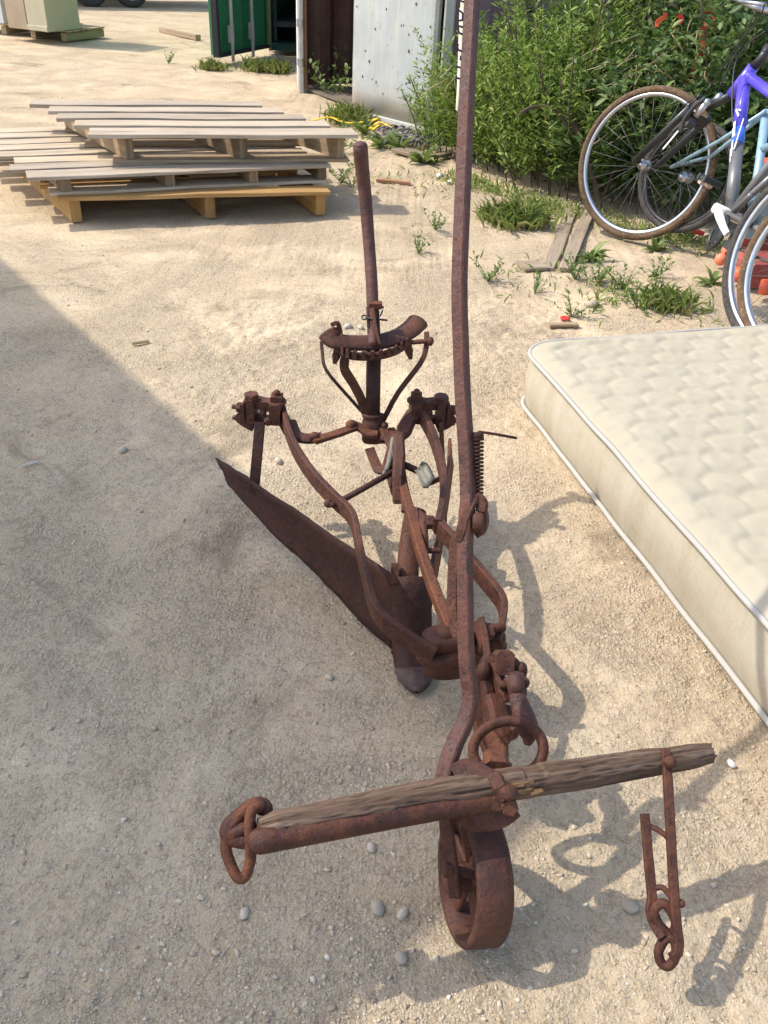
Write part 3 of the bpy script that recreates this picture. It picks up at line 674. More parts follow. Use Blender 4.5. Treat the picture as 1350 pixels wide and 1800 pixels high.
# ================================================================== CROSSBAR (swingle tree) hung on the plough
XB=empty('whippletree',W(880,1392,.24)); tag(XB,'weathered wooden crossbar with rusty iron strap hung across the front of the plough','whippletree')
A=W(456,1457,.272); B=W(1247,1324,.215); xd=(B-A).normalized(); XL=(B-A).length
_xu=Vector((0,0,1))-xd*xd.z; _xu.normalize(); _xs=xd.cross(_xu)
xb=[]; xsc=[]
with part('wooden_bar',WOOD_OLD,XB) as m:
    n=330; k=72; vs=[];fs=[];uv=[]
    for i in range(n+1):
        f=i/n; c=A.lerp(B,f)+_xu*(.006*math.sin(math.pi*f))+_xs*.0035*noise.noise(Vector((f*5,3,0)))
        r=.0175+.0050*math.sin(math.pi*min(1,f*1.02))**.8
        if f<.03: r*=.72+.28*f/.03
        if f>.95: r*=1-.16*((f-.95)/.05)
        for j in range(k):
            a=2*math.pi*j/k; ca,sa=math.cos(a),math.sin(a)
            q=Vector((f*XL*9,ca*2.2,sa*2.2)); 
            rr=r*(1+.06*noise.noise(q)+.03*noise.noise(q*3)+.05*noise.noise(Vector((f*3,ca*7,sa*7))))
            g1_=abs(noise.noise(Vector((f*5,ca*9,sa*9)))); g2_=abs(noise.noise(Vector((f*9+7,ca*19,sa*19))))
            rr-=r*(.11*math.exp(-(g1_/.07)**2)+.07*math.exp(-(g2_/.09)**2))
            # long splits in the right half
            if .56<f<.97:
                w=math.sin(math.pi*(f-.56)/.41)
                for (a0,dp,wd) in ((1.95,.42,.13),(2.55,.30,.10),(3.25,.28,.14),(1.35,.20,.08)):
                    dlt=(a-a0-.5*(f-.7)-.10*noise.noise(Vector((f*22,a0,0)))+math.pi)%(2*math.pi)-math.pi
                    rr*=1-dp*w*math.exp(-(dlt/wd)**2)
            for (a0,dp,wd,fc) in ((1.6,.10,.05,.25),(2.3,.12,.05,.12),(2.0,.10,.05,.38),(2.75,.08,.05,.45)):
                dlt=(a-a0-.12*noise.noise(Vector((f*12,a0*3,1)))+math.pi)%(2*math.pi)-math.pi
                rr*=1-dp*math.exp(-(dlt/wd)**2)*math.exp(-((f-fc)/.12)**2)
            if .535<f<.58 and 1.0<a<2.9: rr*=1-.16*(1+.6*noise.noise(q*5))
            endj=(noise.noise(Vector((ca*3,sa*3,f)))*.006) if (i==0 or i==n) else 0
            vs.append(c+(_xu*sa*rr+_xs*ca*rr)+xd*endj)
    for i in range(n):
        for j in range(k):
            j2=(j+1)%k; fs.append((i*k+j,i*k+j2,(i+1)*k+j2,(i+1)*k+j)); a0=j/k*.15;a1=(j+1)/k*.15
            uv.append([(a0,i/n*XL),(a1,i/n*XL),(a1,(i+1)/n*XL),(a0,(i+1)/n*XL)])
    fs=[tuple(reversed(f)) for f in fs]; uv=[u[::-1] for u in uv]
    for base,rev in ((0,False),(n*k,True)):
        cc=sum((vs[base+j] for j in range(k)),Vector())/k+xd*(.004 if rev else -.004); vs.append(cc); ci=len(vs)-1
        for j in range(k):
            f=(base+j,base+(j+1)%k,ci); fs.append(f if not rev else f[::-1]); uv.append([(0,0),(.01,.0),(.005,.02)])
    m.add(vs,fs,uv,True)
with part('iron_strap',rust('strap_iron',(.034,.0125,.010),(.072,.026,.017),(.16,.055,.022),.3,.55),XB) as m:
    P=[]
    for i in range(15):
        f=.50-.50*i/14; q=A.lerp(B,f); tc_=(CAM-q).normalized(); P.append(q-UPV*.0150+tc_*.0120+_xu*(.006*math.sin(math.pi*f)))
    P+=[W(455,1477,.254),W(440,1478,.253)]
    P=catmull(P,3); n=len(P)
    sweep(m,P,circ(.0162,16,.0145),up=(0,-.6,.8),smooth=True,scale=[(1,1) if i<n-7 else (1-.42*((i-n+7)/7),1-.42*((i-n+7)/7)) for i in range(n)])
    tube(m,[W(455,1477,.251),W(425,1478,.252),W(405,1472,.254),W(399,1462,.258),W(404,1450,.263),W(420,1434,.270),W(440,1419,.275),W(456,1414,.277),W(466,1420,.274),W(466,1432,.268)],.0098,12,curve=4)
    tube(m,[W(404,1470,.256),W(424,1458,.262),(W(450,1452,.262))],.010,10,curve=3)
    ball(m,W(500,1473,.266),.0085,1,1,.8,ax=(CAM-W(500,1473,.26)).normalized())
with part('end_link',RUSTHOT,XB) as m:
    loop(m,[W(*q) for q in [(458,1416,.284),(444,1424,.286),(439,1445,.278),(440,1480,.258),(440,1512,.238),(431,1540,.222),(417,1541,.222),(404,1516,.232),(397,1488,.246),(404,1458,.262),(430,1425,.278),(447,1411,.284)]],.0072,10,5)
with part('centre_clip',RUST,XB) as m:
    V=A.lerp(B,.485)
    sweep(m,catmull([W(838,1412,.236),W(846,1430,.228),W(860,1440,.222),W(885,1432,.226),W(902,1418,.232)],4),rect(.030,.008,.002),up=(0,-.7,.7))
    bar(m,[W(866,1362,.272),W(878,1385,.272),W(890,1402,.262)],.018,.011,up=(0,-.6,.8))
    ball(m,W(892,1392,.268),.012,1.2,1,.8); nut(m,W(895,1418,.250),(.1,-.8,.6),.0125,.012,6); nut(m,W(874,1412,.252),(.1,-.8,.6),.011,.008,6)
    sweep(m,catmull([W(798,1362,.262),W(822,1350,.268),W(850,1362,.270),W(876,1378,.268)],4),rect(.026,.008,.002),up=(0,-.3,1))
    sweep(m,catmull([W(812,1432,.22),W(832,1442,.205),W(855,1442,.205),W(880,1430,.215)],4),rect(.03,.008,.002),up=(0,-.8,.6))
with part('splinter',wood('fresh_split_wood',[(.11,.062,.032),(.20,.12,.062),(.29,.19,.105),(.15,.09,.045)],1.3,.85,.8),XB) as m:
    for (px,py,z,l,w_,d) in ((905,1376,.262,.030,.016,.2),(926,1374,.261,.026,.012,-.3),(918,1388,.256,.034,.012,.1),(944,1392,.252,.022,.010,-.2)):
        ax_=(xd+_xs*d*.5+_xu*.12*d).normalized(); sweep(m,[W(px,py,z)-ax_*l/2,W(px,py,z)-ax_*l*.1,W(px,py,z)+ax_*l*.3,W(px,py,z)+ax_*l/2],rect(w_,w_*.55,.002),up=_xu,scale=[.7,1,1,.35],jit=.2)
with part('hanging_strap',RUST,XB) as m:
    P=[W(1169,1318,.246),W(1172,1345,.238),W(1178,1450,.2),W(1184,1560,.150),W(1189,1625,.115),W(1193,1655,.098),W(1190,1675,.09),W(1181,1684,.088)]
    bar(m,P,.0125,.0105,up=(0,-.8,.6),curve=3)
    P=[W(1133,1430,.196),W(1139,1500,.165),W(1146,1575,.130),W(1143,1600,.118),W(1150,1625,.106),W(1164,1648,.1)]
    bar(m,P,.0125,.0095,up=(0,-.8,.6),curve=3,scale=None)
    tube(m,[W(1143,1452,.186),W(1160,1461,.190),W(1175,1473,.190)],.0038,8,curve=3); tube(m,[W(1150,1561,.137),W(1166,1561,.143),W(1183,1582,.138)],.004,8,curve=4)
    ball(m,W(1178,1340,.25),.0095); ball(m,W(1197,1588,.135),.006)
with part('chain_link',RUST,XB) as m:
    c=[W(*q) for q in [(1150,1598,.122),(1166,1588,.130),(1180,1602,.122),(1188,1624,.110),(1182,1642,.100),(1168,1636,.102),(1154,1618,.110)]]
    loop(m,c,.0068,10,5)
with part('chain_link',RUST,XB) as m:
    c=[W(*q) for q in [(1168,1652,.094),(1180,1648,.098),(1188,1664,.09),(1186,1684,.080),(1175,1698,.07),(1162,1692,.07),(1158,1672,.082)]]
    loop(m,c,.0066,10,5)

# --- paper tag tied to the tall lever
with part('lot_tag',TAGM) as m: pass
bpy.data.objects.remove(LAST[0])
TG=empty('lot_tag',T(815,100,1.27)); tag(TG,'long cream card tag with black handwriting tied to the tall rusty lever','tag')
with part('card',TAGM,TG) as m:
    a,b,c,d=T(810.5,-30,1.272),T(842,-30,1.284),T(826,214,1.268),T(801.5,193,1.258)
    vs=[];N=(b-a).cross(d-a).normalized()*.0005
    plate(m,[[a.lerp(d,i/8).lerp(b.lerp(c,i/8),j/2)+N*2*math.sin(i*.8) for j in range(3)] for i in range(9)],.001)
cu=bpy.data.curves.new('lettering','FONT'); cu.body='LAB 3-11'; cu.size=.030; cu.extrude=.0003; cu.space_character=1.15
tmp=bpy.data.objects.new('tmp',cu); COL.objects.link(tmp); dg=bpy.context.evaluated_depsgraph_get()
me=bpy.data.meshes.new_from_object(tmp.evaluated_get(dg)); bpy.data.objects.remove(tmp)
lt=bpy.data.objects.new('lettering',me); COL.objects.link(lt); me.materials.clear(); me.materials.append(INK); lt.parent=TG
_dn=(d-a).normalized(); _rt=(b-a); _rt=(_rt-_dn*_rt.dot(_dn)).normalized(); _nn=_rt.cross(_dn)
if _nn.dot(CAM-a)<0: _nn=-_nn
_x=_dn; _y=_nn.cross(_x)
Mx=Matrix((_x,_y,_nn)).transposed().to_4x4(); Mx.translation=T(805.5,-2,1.2665)+_nn*.0022-TG.location
me.transform(Mx)
with part('string',CLOTH,TG) as m: tube(m,[T(812,-25,1.27),T(820,-38,1.262),T(835,-36,1.255),T(840,-28,1.27),T(815,-24,1.275)],.0012,6,curve=4)

# ================================================================== MATTRESS
def fabric(name,col,pat):
    t=NT(name); v=t.coord('UV'); ob=t.coord(); n=t.noise(ob,5,5,.6); w=t.noise(ob,700,2,.5)
    dm=t.noise(v,14,3,.5,2.2); dm2=t.ramp(dm,[(.46,0.0),(.5,1.0),(.56,1.0),(.60,0.0)])
    c=t.mix(t.ramp(n,[(.35,0.0),(.75,.35)]),col,tuple(x*y for x,y in zip(col,(.9,.86,.76))))
    c=t.mix(t.math('MULTIPLY',dm2,pat),c,tuple(min(1,x*1.16) for x in col))
    return t.out(c,.62 if pat>.3 else .8,t.bump(w,.12,.001,t.bump(dm2,.05*pat,.002)),spec=.3)
MT=empty('mattress',W(1100,800,0)); tag(MT,'cream quilted mattress with white piping lying flat on the dirt','mattress')
mA=W(919,594,.2); mE1=(W(1350,563,.2)-mA); mE1.z=0; mE1.normalize(); mE2=(W(1350,1242,0)-W(915,692,0)); mE2.z=0; mE2.normalize()      # along the far edge, and towards the camera
MW_,ML_,MH,MR=1.30,1.92,.19,.10
def side_fabric():
    t=NT('cream_damask_band'); v=t.coord('UV'); st=t.noise(t.coord('UV',(5,.6,1)),3.0,6,.7,.5); dm=t.noise(v,16,3,.5,2.4); w=t.noise(t.coord(),700,2,.5); ob=t.noise(t.coord(),2.5,5,.6)
    dm2=t.ramp(dm,[(.46,0.0),(.5,1.0),(.56,1.0),(.60,0.0)])
    c=t.mix(t.ramp(st,[(.3,0.0),(.7,1.0)]),(.375,.32,.225),(.46,.415,.325)); c=t.mix(t.math('MULTIPLY',dm2,.22),c,(.50,.46,.375)); c=t.mix(t.ramp(ob,[(.5,0.0),(.75,.45)]),c,(.36,.30,.20))  # vertical streaks: stains and soft light sheen put into the colour
    return t.out(c,.55,t.bump(st,.25,.006,t.bump(w,.12,.001)),spec=.35)
def mxy(u,v):                      # rounded corners
    for (cu_,cv_,su,sv) in ((MR,MR,-1,-1),(MW_-MR,MR,1,-1),(MR,ML_-MR,-1,1),(MW_-MR,ML_-MR,1,1)):
        du,dv=(u-cu_)*su,(v-cv_)*sv
        if du>0 and dv>0:
            d=max(du,dv); h=math.hypot(du,dv); return cu_+su*du*d/h, cv_+sv*dv*d/h
    return u,v
def mpt(u,v,z): 
    p=mA+mE1*u+mE2*v; return Vector((p.x,p.y,z))
def quilt(u,v):                    # staggered rows of puffs, each row tucked under the next by a scalloped seam
    pu,pv=.118,.083
    uu=u+.010*noise.noise(Vector((u*7,v*7,1))); vv=v+.009*noise.noise(Vector((u*8,v*8,7)))
    def bnd(r):
        f=((uu/pu+(.5 if r%2 else 0))%1.0)-.5
        return r*pv-.30*pv*(1-(2*f)**2)+.15*pv
    r=math.floor(vv/pv+.3)
    while vv<bnd(r): r-=1
    while vv>=bnd(r+1): r+=1
    t=(vv-bnd(r))/max(1e-4,bnd(r+1)-bnd(r))
    f=((uu/pu+(.0 if r%2 else .5))%1.0)-.5                  # distance to the side seam of this puff
    side=1-.42*math.exp(-((abs(f))/.055)**2)
    return .0072*(1-math.exp(-t*5.0))*(1-math.exp(-(1-t)*13.0))*side
with part('quilted_top',fabric('cream_quilting',(.40,.355,.262),.10),MT) as m:
    nu,nv=170,236; vs=[];fs=[];uv=[]
    for j in range(nv+1):
        for i in range(nu+1):
            u,v=MW_*i/nu,ML_*j/nv; x,y=mxy(u,v); e=min(u,MW_-u,v,ML_-v)
            k=min(1,e/.05)
            z=MH-.010+.010*k**.5+quilt(u,v)*k+.010*noise.noise(Vector((u*2.2,v*2.2,0)))*k+.004*noise.noise(Vector((u*13,v*20,5)))*k+.0022*noise.noise(Vector((u*30,v*55,2)))*k
            vs.append(mpt(x,y,z))
    for j in range(nv):
        for i in range(nu):
            a=j*(nu+1)+i; fs.append((a+nu+1,a+nu+2,a+1,a)); uv.append([(i/nu,(j+1)/nv),((i+1)/nu,(j+1)/nv),((i+1)/nu,j/nv),(i/nu,j/nv)])
    m.add(vs,fs,uv,True)
def perim(n=40):
    L=[]
    for (cu_,cv_,a0) in ((MR,MR,180),(MW_-MR,MR,270),(MW_-MR,ML_-MR,0),(MR,ML_-MR,90)):
        for k in range(9):
            a=R(a0+k*90/8); L.append((cu_+MR*math.cos(a),cv_+MR*math.sin(a),math.cos(a),math.sin(a)))
    out=[]
    for i in range(len(L)):
        a=L[i];b=L[(i+1)%len(L)]; d=math.dist(a[:2],b[:2]); q=max(1,int(d/.04))
        for k in range(q): out.append(tuple(a[t]+(b[t]-a[t])*k/q for t in range(4)))
    return out
PM=perim()
with part('side_panel',side_fabric(),MT) as m:
    lv=[0,.15,.3,.5,.7,.85,1]; vs=[];fs=[];uv=[]; n=len(PM); s=0
    for i,(u,v,nu_,nv_) in enumerate(PM):
        for h in lv:
            b=.012*math.sin(math.pi*h)-.004+.006*noise.noise(Vector((u*4,v*4,h*2)))*math.sin(math.pi*h)
            vs.append(mpt(u+nu_*b,v+nv_*b,.012+(MH-.02-.012)*h))
    k=len(lv)
    for i in range(n):
        i2=(i+1)%n
        for j in range(k-1):
            fs.append((i*k+j,i2*k+j,i2*k+j+1,i*k+j+1)); uv.append([(i*.04,lv[j]*.2),((i+1)*.04,lv[j]*.2),((i+1)*.04,lv[j+1]*.2),(i*.04,lv[j+1]*.2)])
    m.add(vs,fs,uv,True)
PIPE=fabric('white_piping_tape',(.40,.38,.34),0)
for z in (.012,MH-.012):
    with part('piping',PIPE,MT) as m:
        sweep(m,[mpt(u+a*.004,v+b*.004,z+.004*noise.noise(Vector((u*6,v*6,z*9)))) for (u,v,a,b) in PM],circ(.0068,10,.0062),closed=True,smooth=True)
with part('underside',PIPE,MT) as m:
    m.add([mpt(u,v,.010) for (u,v,a,b) in PM],[tuple(range(len(PM)))])

# ================================================================== PALLETS
def bil(c,u,v):                      # corner list FL FR BR BL
    return (c[0]*(1-u)+c[1]*u)*(1-v)+(c[3]*(1-u)+c[2]*u)*v
def pallet(name,label,c,z0,hs,mats,deck,bottom,stringers,sw=.04,group='stacked pallets',stick=.0,front=None,ov=.0,jag=None):
    """c: corner points in plan; z0 bottom; hs: bottom-board, stringer, deck-board heights; deck/bottom: (v, width) lists"""
    root=empty(name,(c[0]+c[2])/2*1.0); root.location.z=z0
    tag(root,label,'pallet',group)
    ex=(c[1]-c[0]); ez=Vector((0,0,1)); hb,hst,hd=hs
    _f=(c[1]-c[0]).normalized(); DEP=abs((c[3]-c[0]).dot(Vector((-_f.y,_f.x,0))))
    def board(v,w,z,th,mat,nm,u0=0,u1=1,dv=0):
        w=w*DEP
        u0+=random.uniform(-.018,.012); u1+=random.uniform(-.012,.016); v+=random.uniform(-.004,.004); dv=random.uniform(-.008,.008)
        a=bil(c,u0,v); b=bil(c,u1,v+dv); ax=(b-a); L=ax.length; ax.normalize(); sd=ax.cross(ez)
        with part(nm,mat,root) as m:
            n=8; P=[a.lerp(b,i/n)+ez*(z+th/2+.0035*noise.noise(Vector((i*.5,v*9,z*5)))) for i in range(n+1)]
            sec=rect(w,th,.002); ro=random.random()*30
            k0=len(m.v); sweep(m,P,sec,up=(0,0,1),jit=.03)
            m.uv=[[(p[0]+ro,p[1]+ro) for p in q] for q in m.uv]
    for (v,w,*r) in bottom: board(v,w,z0,hb,mats[0],'bottom_board',*(r or ()))
    for u in stringers:
        a=bil(c,u,-.0); b=bil(c,u,1.0); ax=(b-a).normalized(); 
        with part('stringer',mats[1],root) as m:
            q=(a+b)/2+ez*(z0+hb+hst/2-.0); box(m,q,ax.cross(ez),ax,ez,sw,(b-a).length,hst-.001,.002)
    for (v,w,*r) in deck: board(v,w,z0+hb+hst,hd,mats[2],'deck_board',*(r or ()))
    return root
z1=.0
def corners(FL,FR,BL,z): 
    a,b,d=W(*FL,z),W(*FR,z),W(*BL,z)
    for p in (a,b,d): p.z=0
    return [a,b,b+(d-a),d]
def quadz(z,*q): return [Vector((p.x,p.y,0)) for p in [W(*k,z) for k in q]]
yc=quadz(.128,(106,343),(575,333),(470,262),(20,272))
pallet('pallet','yellow stained bottom pallet of the stack with three thick runners',yc,.002,(.0,.110,.018),(WOOD_YEL,WOOD_YEL,WOOD_YEL),
       [(.02,.14,-.01,1.01),(.27,.12,-.02,1.0),(.5,.12,-.02,1.0),(.73,.12,-.02,1.0),(.98,.13,-.02,1.0)],[],[.045,.54,.975],.050)
mc=quadz(.222,(46,309),(577,287),(462,214),(-75,228))
pallet('pallet','wide weathered middle pallet with a splintered corner, on the yellow one',mc,.131,(.014,.062,.015),(WOOD_PAL,WOOD_MID,WOOD_PAL),
       [(.03,.125,.0,1.0),(.165,.105,-.02,1.0),(.295,.105,.02,1.0),(.43,.105,-.02,.99),(.56,.105,.01,1.0),(.69,.105,-.01,1.0),(.83,.105,.0,1.0),(.965,.11,.0,1.0)],
       [(.045,.11,.06,1.0),(.30,.10,.06,1.0),(.62,.10,.06,1.0),(.97,.11,.06,1.0)],[.115,.445,.73,.978],.045)
tc=quadz(.366,(157,231),(626,232),(455,180),(58,178))
pallet('pallet','grey weathered top pallet of the stack with five spaced boards',tc,.2235,(.016,.108,.018),(WOOD_MID,WOOD_MID,WOOD_PAL),
       [(.02,.20,.0,1.0),(.27,.17,.0,.99),(.505,.17,.0,1.0),(.74,.17,.0,.985),(.97,.16,-.02,.99)],[(.05,.16,.10,.98),(.5,.14,.10,.98),(.95,.14,.10,.98)],[.135,.56,.94],.042)
with part('splinter_board',WOOD_PAL) as m: pass
bpy.data.objects.remove(LAST[0])
# ------------------------------------------------------------------ crates and appliance on far pallets
def oriented(px0,px1):
    a,b=G(*px0),G(*px1); a.z=b.z=0; return a,b
p0=W(121,77,0); p1=W(187,68,0); e=(p1-p0).normalized(); fdir=Vector((-e.y,e.x,0)); 
WOODBOX=plain('cream_packing_card',(.48,.43,.30),.75,.06,5,0,.05,.2); WOODBOX2=plain('tan_packing_card',(.40,.31,.21),.8,.1,6,0,.08,.2)
def far_pallet(o,ex,ey,L,D,label):
    root=empty('pallet',o+ex*L/2+ey*D/2); tag(root,label,'pallet','pallets under the packed goods')
    ez=Vector((0,0,1)); h=.10
    for v in (.06,.5,.94):
        with part('runner',WOOD_FAR,root) as m: box(m,o+ey*(D*v)+ex*(L/2)+ez*(h/2+.012),ey,ex,ez,.08,L,h*.82,.003)
    for k in range(6):
        with part('deck_board',WOOD_FAR,root) as m: box(m,o+ex*(L*(k+.5)/6)+ey*(D/2)+ez*(h+.012+.009),ex,ey,ez,L/6*.86,D,.018,.003)
    return root
wdt=(p1-p0).length
exl=Vector((W(0,62,0)-p0).normalized()); exl.z=0
exl=(exl-e*exl.dot(e)*0).normalized()
far_pallet(p0,e,exl,wdt,1.1,'pale wooden pallet under the cream and tan packed goods')
def crate(o,ex,ey,lx,ly,h,mat,label,name,tape=None):
    root=empty(name,o+ex*lx/2+ey*ly/2); tag(root,label,'box' if name!='appliance' else 'appliance')
    ez=Vector((0,0,1))
    with part('carton' if name!='appliance' else 'cabinet',mat,root) as m: box(m,o+ex*lx/2+ey*ly/2+ez*h/2,ex,ey,ez,lx,ly,h,.006)
    if tape:
        with part('base_flange',mat,root) as m: box(m,o+ex*lx*.52+ey*ly/2+ez*.03,ex,ey,ez,lx*1.1,ly*1.02,.05,.004)
    return root
zc=Vector((0,0,.135))
c0=W(85,57,.135); 
crate(Vector((c0.x,c0.y,.135)),e,exl,wdt*.80,.30,1.25,WOODBOX,'tall cream carton standing at the front end of the far pallet','carton',True)
c1=Vector((c0.x,c0.y,.135))+exl*.315+e*.0
crate(c1,e,exl,wdt*.8,.30,1.22,WOODBOX2,'tall tan carton behind the cream one on the far pallet','carton')
c2=W(34,45,.135); c2=Vector((c2.x,c2.y,.135))+exl*.25
crate(c2,e,exl,.6,.62,1.1,plain('white_enamel',(.52,.54,.57),.3,.04,6,0,.02,.5),'white appliance beside the tan carton at the left edge','appliance')
# timber offcut, far ground
def plank(a,b,w,h,label,mat=WOOD_PLANK,lift=.0,split=False,cat='plank'):
    a,b=G(*a),G(*b); mid=(a+b)/2; root=empty('plank',mid); tag(root,label,cat)
    ax=(b-a); L=ax.length; ax.normalize(); sd=ax.cross(Vector((0,0,1))).normalized(); up=sd.cross(ax)
    with part('board',mat,root) as m:
        if not split: box(m,mid+up*(h/2+.004+lift),sd,ax,up,w,L,h,.003)
        else:
            for s in (-1,1):
                P=[a.lerp(b,t)+sd*s*(w*.26+(.004+.012*t*t))+up*(h/2+.006+.004*s) for t in (0,.25,.5,.75,1)]
                sweep(m,P,rect(w*.47,h,.002),up=up,jit=.05,scale=[.8,1,1,1,1])
    return root
plank((284,57),(349,72),.07,.06,'grey timber offcut lying on the far ground beyond the pallets')
plank((978,476),(1020,372),.13,.018,'grey split plank lying on the dirt left of the bicycle wheel',split=True)
plank((915,470),(955,468),.11,.016,'small square offcut of grey board beside the split plank')
plank((662,322),(722,326),.035,.02,'reddish stick of wood lying beside the weeds behind the short lever',plain('red_brown_wood',(.40,.22,.12),.8,.2,30,0,.4,.2))
plank((965,574),(1015,574),.03,.012,'thin dark stick lying along the far edge of the mattress',WOOD_MID)
plank((232,603),(262,599),.012,.010,'thin pale stick on the edge of the big shadow',DRY)
plank((40,818),(66,811),.008,.006,'white sliver of wood lying in the shade at far left',plain('pale_sliver',(.6,.55,.45),.8,.1,40))

# ================================================================== CONTAINERS
def wallquad(m,a,b,z0,z1,th,corr=0,inward=None):
    """upright sheet from a to b, optionally corrugated"""
    a=Vector((a.x,a.y,0));b=Vector((b.x,b.y,0)); ax=(b-a); L=ax.length; ax.normalize(); nn=Vector((-ax.y,ax.x,0))
    n=max(2,int(L/.05)) if corr else 2; rows=[]
    for i in range(n+1):
        s=0
        if corr: s=corr*max(-1,min(1,2.2*math.sin(2*math.pi*(L*i/n)/.27)))
        p=a+ax*(L*i/n)+nn*s; rows.append([p+Vector((0,0,z0)),p+Vector((0,0,z1))])
    # solid sheet, flat shaded
    k=len(rows); off=nn*th; vs=[p for r in rows for p in r]+[p+off for r in rows for p in r]; K=2*k; fs=[]
    for i in range(k-1):
        q=(2*i,2*i+2,2*i+3,2*i+1); fs.append(q); fs.append(tuple(K+x for x in reversed(q)))
        fs.append((2*i+1,2*i+3,K+2*i+3,K+2*i+1)); fs.append((2*i,K+2*i,K+2*i+2,2*i+2))
    fs.append((0,1,K+1,K)); j=2*(k-1); fs.append((j,K+j,K+j+1,j+1)); m.add(vs,fs)
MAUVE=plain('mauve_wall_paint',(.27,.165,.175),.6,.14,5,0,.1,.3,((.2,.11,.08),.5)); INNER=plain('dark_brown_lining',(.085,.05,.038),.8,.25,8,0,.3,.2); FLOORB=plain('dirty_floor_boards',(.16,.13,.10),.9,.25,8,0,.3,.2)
def door_white():
    t=NT('weathered_white_aluminium'); v=t.coord(); n=t.noise(v,3,6,.65); n2=t.noise(v,26,5,.65)
    st=t.noise(t.coord('Object',(9,9,.7)),3,5,.6)
    c=t.ramp(n,[(.3,(.30,.335,.34)),(.6,(.39,.42,.425)),(.8,(.46,.48,.475))])
    c=t.mix(t.ramp(st,[(.52,0.0),(.68,.5)]),c,(.50,.48,.40))
    sp=t.node('ShaderNodeSeparateXYZ'); t.lk(v,sp.inputs[0])
    c=t.mix(t.ramp(n2,[(.60,0.0),(.72,.65)]),c,(.20,.145,.10))
    low=t.math('MULTIPLY',t.ramp(t.math('ADD',sp.outputs[2],t.math('MULTIPLY',n,.25)),[(.16,1.0),(.42,0.0)]),.7)
    c=t.mix(low,c,(.36,.29,.215))
    return t.out(c,.5,t.bump(n2,.12,.003),.25,spec=.4)
DOORW=door_white(); RAIL=plain('pale_door_rail',(.42,.43,.39),.55,.12,10,0,.1,.3,((.32,.2,.12),.6)); RUSTWOOD=wood('rotten_door_edge',[(.13,.075,.04),(.27,.17,.10),(.42,.30,.2),(.2,.12,.07)],1,.85,.6)
SH=W(775,252,0); PO=W(531,163,0)
ud=(PO-SH); ud.z=0; FWID=ud.length; ud.normalize(); vd=Vector((-ud.y,ud.x,0))
if vd.y<0: vd=-vd
SB=empty('storage_container',SH); tag(SB,'mauve storage container with one pale riveted door shut and dark inside showing','container')
HT=2.45; DP=4.5
with part('side_wall',MAUVE,SB) as m: wallquad(m,SH+vd*.02-ud*.04,SH+vd*DP-ud*.04,.10,HT,.03,.018)
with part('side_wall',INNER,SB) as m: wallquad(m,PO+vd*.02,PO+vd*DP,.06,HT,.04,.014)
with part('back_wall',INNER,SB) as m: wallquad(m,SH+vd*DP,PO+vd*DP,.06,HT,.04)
with part('roof',MAUVE,SB) as m:
    q=[SH-ud*.06,PO+ud*.05,PO+ud*.05+vd*DP,SH-ud*.06+vd*DP]; m.add([p+Vector((0,0,HT+.002)) for p in q]+[p+Vector((0,0,HT+.06)) for p in q],[(3,2,1,0),(4,5,6,7),(0,1,5,4),(1,2,6,5),(2,3,7,6),(3,0,4,7)])
with part('floor',FLOORB,SB) as m:
    q=[SH+vd*.06,PO+vd*.06,PO+vd*DP,SH+vd*DP]; m.add([p+Vector((0,0,.035)) for p in q]+[p+Vector((0,0,.012)) for p in q],[(0,1,2,3),(7,6,5,4),(0,4,5,1),(1,5,6,2)])
dl=W(631,191,0); DL=(dl-SH).length
da=SH+ud*.045-vd*.0; db=SH+ud*(DL*.86); dz=.13
with part('closed_door',DOORW,SB) as m:
    rows=[]; n=12
    for i in range(n+1):
        p=da.lerp(db,i/n); zb=.085-.065*(i/n)+.008*math.sin(i*1.3); off=-vd*(.05+.012*math.sin(i/n*3.1))
        rows.append([Vector((p.x,p.y,0))+off+Vector((0,0,zb+(HT-.1-zb)*j/14))+vd*.008*noise.noise(Vector((i*.6,j*.9,3))) for j in range(15)])
    plate(m,rows,.025)
DR=LAST[0]
with part('door_rail',RAIL,DR) as m:
    bar(m,[da-vd*.066+Vector((0,0,.075)),da.lerp(db,.5)-vd*.080+Vector((0,0,.050)),db-vd*.070+Vector((0,0,.024))],.03,.035)
    bar(m,[da-vd*.07+ud*.012+Vector((0,0,.05)),da-vd*.07+ud*.012+Vector((0,0,HT-.1))],.035,.03,up=(0,1,0))
RVM=plain('rusty_rivet',(.20,.14,.10),.6,.3,60,.3)
for k in range(30):
    f=random.uniform(.05,.95); zz=random.uniform(.12,1.2)
    with part('rivet',RVM,DR) as m: ball(m,da.lerp(db,f)-vd*.074+Vector((0,0,zz)),random.uniform(.005,.008),.8,.8,1.5)
with part('rust_hole',RVM,DR) as m: ball(m,da.lerp(db,.13)-vd*.07+Vector((0,0,.17)),.03,1,.6,1.3)
with part('corner_post',RAIL,SB) as m: bar(m,[SH-ud*.035-vd*.03+Vector((0,0,.02)),SH-ud*.035-vd*.03+Vector((0,0,HT))],.07,.05,up=(0,1,0))
with part('open_door',WHITEP,SB) as m:
    hd=(W(531,163,0)-W(548,150,0)); hd.z=0
    a=PO; b=PO+Vector((CAM.x-PO.x,CAM.y-PO.y,0)).normalized()*-.62+ud*.03
    wallquad(m,a,b,.03,HT-.1,.035)
OD=LAST[0]
with part('door_edge',RUSTWOOD,OD) as m:
    bar(m,[PO+Vector((.035,-.008,.04)),PO+Vector((.035,-.008,HT-.1))],.03,.04,up=(0,1,0),jit=.1)
